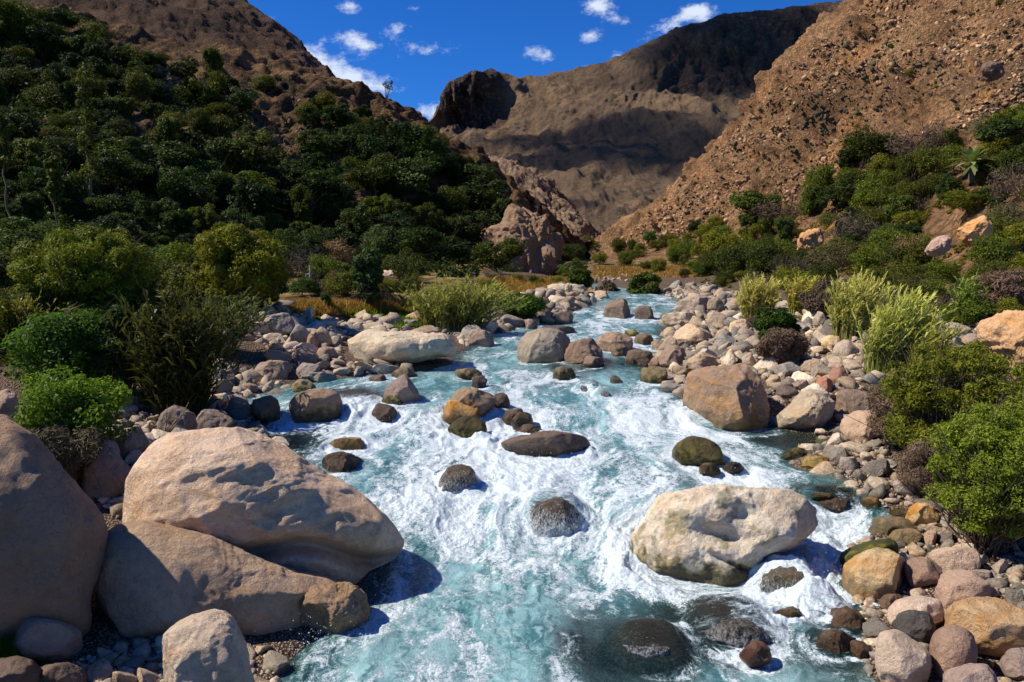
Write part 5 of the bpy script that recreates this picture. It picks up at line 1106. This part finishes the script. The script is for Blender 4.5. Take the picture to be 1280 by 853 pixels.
# sunlit stem with white leaves beside the tall dark reeds
p = at(186, 510, False, True); d0 = p[1]; hh = 128 / FPX * d0; g = np.random.default_rng(8); r = link('columnar_shrub', None, None, p)
C = np.array([[g.normal(0, .02) * hh, g.normal(0, .02) * hh, hh * q] for q in np.linspace(.1, 1, 24)]); R = np.tile([.06 * hh, .06 * hh, .04 * hh], (24, 1)); V, F, lv = leaves(C, R, 1500, .05, 9, 1.6)
link('foliage', mk_mesh('foliage', V, F, M_REED, False, {'leafvar': lv}), r).color = (.75, .75, .5, 1); tv, tf = tubes([([(0, 0, -.2), (.03, 0, hh * .5), (0, 0, hh)], [.04, .03, .015])], 6); link('stem', mk_mesh('stem', tv, tf, M_BARK, True, {'leafvar': np.ones(len(tv))}), r)
tag(r, 'narrow upright sunlit shrub at the left side of the tall dark reeds', 'shrub')
# fallen branches
def branches(label, x, y, L, n, seed, dirs, col=(2.2, 2.0, 1.8), rad=.018, lift=.05):
    p = at(x, y, False, True) + np.array([0, 0, lift]); g = np.random.default_rng(seed); segs = []; d0 = p[1]; L = L / FPX * d0
    for k in range(n):
        a = dirs[0] + g.normal(0, dirs[1]); e = np.array([math.cos(a) * L, g.normal(0, .3) * L, math.sin(a) * L]) * g.uniform(.6, 1); m = e * .5 + g.normal(0, .07, 3) * L
        segs.append(([(0, 0, 0), m, e], [rad, rad * .7, rad * .25])); segs.append(([m, m + (e - m) * .7 + g.normal(0, .13, 3) * L], [rad * .5, rad * .15]))
    tv, tf = tubes(segs, 5); o = link('fallen_branch', mk_mesh('fallen_branch', tv, tf, M_BARK, True, {'leafvar': np.ones(len(tv))}), None, p); o.color = (*col, 1); tag(o, label, 'branch')
branches('bare grey fallen branch behind the largest cream boulder', 205, 548, 55, 5, 1, (1.1, .4))
branches('pale dead branches poking out of the dark left bush', 78, 438, 36, 5, 2, (.7, .25), lift=.9, rad=.014)
branches('dead twigs over the stones at the right bank', 1150, 600, 40, 7, 3, (2.6, .5), (1.4, 1.2, 1.0), .008, .25)
# grass
def grass(name, label, polys, n, hpx, mat, seed, col=(1,1,1), wd=.012):
    g = np.random.default_rng(seed); V = []; lv = []; F = []; m = 0
    for P in polys:
        x0, x1, y0, y1 = fbounds(P)
        for k in range(n):
            px, py = g.uniform(x0, x1), g.uniform(y0, y1)
            if not inpoly(px, py, P): continue
            q = at(px, py, False, True)
            if q is None: continue
            for j in range(9):
                b_ = q + np.array([g.normal(0, .12), g.normal(0, .12), -.02]) * max(.5, q[1] / 30); h = g.uniform(*hpx) / FPX * q[1]; d = g.normal(0, .25, 2) * h; a = g.uniform(0, 3.14); w = wd * max(.5, q[1] / 16) * .5
                s = np.array([math.cos(a) * w, math.sin(a) * w, 0]); V += [b_ - s, b_ + s, b_ + (d[0], d[1], h)]; F.append([m, m + 1, m + 2]); m += 3; lv += [g.uniform(0, 1)] * 3
    o = link(name, mk_mesh(name, np.array(V), np.array(F), mat, False, {'leafvar': np.array(lv)})); o.color = (*col, 1); tag(o, label, 'grass', None, 'stuff')
grass('dry_grass', 'dry golden grass on the left terrace', [[(330,378),(520,380),(520,392),(330,394)], [(600,352),(735,350),(735,366),(600,372)]], 1500, (4, 9), M_STRAW, 1, (1.05, .9, .6), .03)
grass('dry_grass', 'dry golden grass on top of the gravel terrace', [[(748,334),(880,334),(885,346),(745,348)]], 1600, (2, 4), M_STRAW, 2, (1.1, .98, .75), .03)
grass('green_grass', 'bright green grass over the left terrace bank', [[(420,388),(560,392),(560,410),(490,412),(485,398),(420,394)]], 1000, (5, 9), M_LEAF_BRIGHT, 3, (1.1, 1.0, .5), .03)
grass('green_grass', 'bright green grass tuft in the bottom left corner', [[(-40,800),(40,800),(56,830),(-40,835)]], 500, (26, 44), M_LEAF_BRIGHT, 4, (.75, .8, .5), .012)
grass('dry_grass', 'dry yellow grass at the left edge under the dark bush', [[(-30,400),(30,400),(30,420),(-30,420)]], 200, (16, 34), M_STRAW, 5, (1, .75, .4), .02)
grass('dry_grass', 'orange dry grass on the slope at the right edge', [[(1225,372),(1290,355),(1290,395),(1240,402)]], 300, (6, 14), M_STRAW, 6, (.8, .5, .3), .02)
# posts
tv, tf = tubes([([(0, 0, -.3), (0, 0, 1.4)], [.035, .03])], 8); tv2, tf2 = tv, tf
p = at(1091, 318, False, True); s = 22 / FPX * p[1] / 1.4; o = link('post', mk_mesh('post', tv * (1, 1, s), tf, plain('white_post_paint', (.7, .68, .62))), None, p); tag(o, 'thin white post standing among bushes on the right slope', 'post')
p = at(388, 352, False, True); k_ = p[1] / FPX; segs = [([(0, 0, -.3), (0, 0, 20 * k_)], [.07, .06]), ([(-5 * k_, 0, 5 * k_), (5 * k_, 0, 5 * k_)], [.05, .05]), ([(-5 * k_, 0, 9 * k_), (5 * k_, 0, 9 * k_)], [.05, .05]), ([(-5 * k_, 0, -.3), (-5 * k_, 0, 10 * k_)], [.05, .05])]
tv, tf = tubes(segs, 6); o = link('wooden_railing', mk_mesh('wooden_railing', tv, tf, plain('grey_wood', (.4, .37, .32))), None, p); tag(o, 'small pale wooden railing with a post on the left terrace', 'railing')
# stone ledge wall on the left shore
boulder('stone_ledge', 'low flat topped stone ledge at the back of the left shore', [(680,366),(682,358),(700,356),(730,357),(733,362),(725,370),(700,372)], S(190,168,136), .4, None, 2.4, 14, 1.6, 5, cat='ledge')
# ------------------------------------------------------------------ sky, clouds, sun
EL, AZ = math.radians(48), math.radians(-92)            # azimuth from +Y, clockwise: the sun stands to the left
L = np.array([math.sin(AZ) * math.cos(EL), math.cos(AZ) * math.cos(EL), math.sin(EL)])
w = bpy.data.worlds.new('World'); SC.world = w; w.use_nodes = True; nt = w.node_tree; b = NB(nt); bg = nt.nodes['Background']
sky = b.n('ShaderNodeTexSky', sky_type='NISHITA'); sky.sun_disc = False; sky.sun_elevation = EL; sky.sun_rotation = AZ; sky.altitude = 2500; sky.air_density = 1.0; sky.dust_density = 0.0; sky.ozone_density = 4.0
hs = b.n('ShaderNodeHueSaturation'); hs.inputs['Saturation'].default_value = 1.25; nt.links.new(sky.outputs[0], hs.inputs['Color'])
skc = b.mix(1.0, hs.outputs[0], (0.45, 0.88, 1.38), 'MULTIPLY')
tc = b.n('ShaderNodeTexCoord').outputs['Generated']; se = b.n('ShaderNodeSeparateXYZ'); b.put(se.inputs[0], tc)
ix = b.math('DIVIDE', se.outputs[0], b.math('MAXIMUM', se.outputs[1], .05)); iz = b.math('DIVIDE', se.outputs[2], b.math('MAXIMUM', se.outputs[1], .05))
cx = b.n('ShaderNodeCombineXYZ'); b.put(cx.inputs[0], ix); b.put(cx.inputs[2], iz); pv = cx.outputs[0]
wn = b.n('ShaderNodeTexNoise'); b.put(wn.inputs['Vector'], b.vscale(pv, (1, 1, 1.6))); wn.inputs['Scale'].default_value = 42; wn.inputs['Detail'].default_value = 7; wn.inputs['Roughness'].default_value = .68
acc = None
for (cxp, cyp, sx, sy, rot, a) in [(390,74,36,13,.25,1.1),(440,104,44,14,.1,1.25),(545,140,20,10,0,1.1),(442,50,19,11,.3,.95),(492,38,16,7,-.3,.7),(436,6,14,8,.2,.9),(676,67,17,9,0,1.0),(737,46,14,8,-.1,.95),(746,5,24,9,-.2,.95),(845,27,36,8,-.5,.95),(876,17,16,9,.2,1.05),(877,38,11,7,0,.9),(738,90,18,7,-.15,.9),(776,74,12,6,.3,.9),(768,22,26,9,.3,.65),(520,58,60,14,0,.45),(405,50,10,4,0,.6),(638,103,12,4,0,.7),(332,23,14,4,0,.6),(800,100,50,10,0,.5),(520,10,10,4,0,.5)]:
    d = ray(cxp, cyp); u0, v0 = d[0] / d[1], d[2] / d[1]; ux = b.math('SUBTRACT', ix, u0); uz = b.math('SUBTRACT', iz, v0); c_, s_ = math.cos(rot), math.sin(rot)
    a1 = b.math('DIVIDE', b.math('SUBTRACT', b.math('MULTIPLY', ux, c_), b.math('MULTIPLY', uz, s_)), sx / FPX); a2 = b.math('DIVIDE', b.math('ADD', b.math('MULTIPLY', ux, s_), b.math('MULTIPLY', uz, c_)), sy / FPX)
    e = b.math('MULTIPLY', b.math('EXPONENT', b.math('MULTIPLY', b.math('ADD', b.math('MULTIPLY', a1, a1), b.math('MULTIPLY', a2, a2)), -.7)), a); acc = e if acc is None else b.math('ADD', acc, e)
cm = b.math('ADD', acc, b.math('MULTIPLY', b.math('SUBTRACT', wn.outputs['Fac'], .5), b.ramp(acc, 0, .3, 0, 2.6)))
cm = b.math('MULTIPLY', b.ramp(cm, .35, 1.35), b.math('GREATER_THAN', se.outputs[1], .1))
nt.links.new(b.mix(b.math('MULTIPLY', cm, .86), skc, (8.2, 9.0, 10.2)), bg.inputs['Color']); bg.inputs['Strength'].default_value = SKYS
sl = bpy.data.lights.new('sun', 'SUN'); sl.energy = SUNE; sl.angle = math.radians(.53); sl.color = (1, .93, .82); so = bpy.data.objects.new('sun', sl); COL.objects.link(so)
so.rotation_euler = Vector(L).to_track_quat('Z', 'Y').to_euler()
# real clouds out of frame: they shade parts of the far mountain
mc, nt2, bs2, co_ = newmat('cloud_white'); b2 = NB(nt2); bs2.inputs['Base Color'].default_value = (.85, .85, .87, 1); bs2.inputs['Roughness'].default_value = 1
tcg = b2.n('ShaderNodeTexCoord').outputs['Object']; cx2 = b2.attr('edge'); al = b2.math('MULTIPLY', b2.ramp(b2.math('ADD', cx2, b2.math('MULTIPLY', b2.math('SUBTRACT', b2.noise(tcg, .012, 5, .6), .5), .9)), .0, .6), .66)
tp2 = b2.n('ShaderNodeBsdfTransparent'); mx2 = b2.n('ShaderNodeMixShader'); nt2.links.new(al, mx2.inputs[0]); nt2.links.new(tp2.outputs[0], mx2.inputs[1]); nt2.links.new(bs2.outputs[0], mx2.inputs[2]); nt2.links.new(mx2.outputs[0], co_.inputs[0])
for (qx, qy, sx, sy, hh, sd) in [(730,165,260,80,900,1),(860,180,200,70,900,2),(700,200,200,60,900,5),(650,250,85,50,850,7),(900,60,250,210,1000,3),(1000,60,230,230,1000,4)]:
    q = np.array(BVHS[-1].ray_cast(Vector(CAM), Vector(ray(qx, qy)))[0])
    c0 = q + L * hh / L[2]; Vc, Fc = ICO[4]; V = Vc * (sx, sy, 45); V = V + Vc * (fbm(Vc * 2.2 + sd * 9, 4) * np.array([.35]))[:, None] * np.array([sx, sy, 60]); o = link('cloud', mk_mesh('cloud', V, Fc, mc, True, {'edge': 1 - np.hypot(Vc[:, 0], Vc[:, 1])}), None, c0); tag(o, kind='structure')
vs = SC.view_settings; vs.view_transform = 'Standard'; vs.look = 'None'; vs.exposure = EXPO; vs.gamma = 1
SC.cycles.max_bounces = 6; SC.cycles.transparent_max_bounces = 6; SC.cycles.diffuse_bounces = 3
print('T end', time.time() - T0)
print('objects', len(SC.objects))
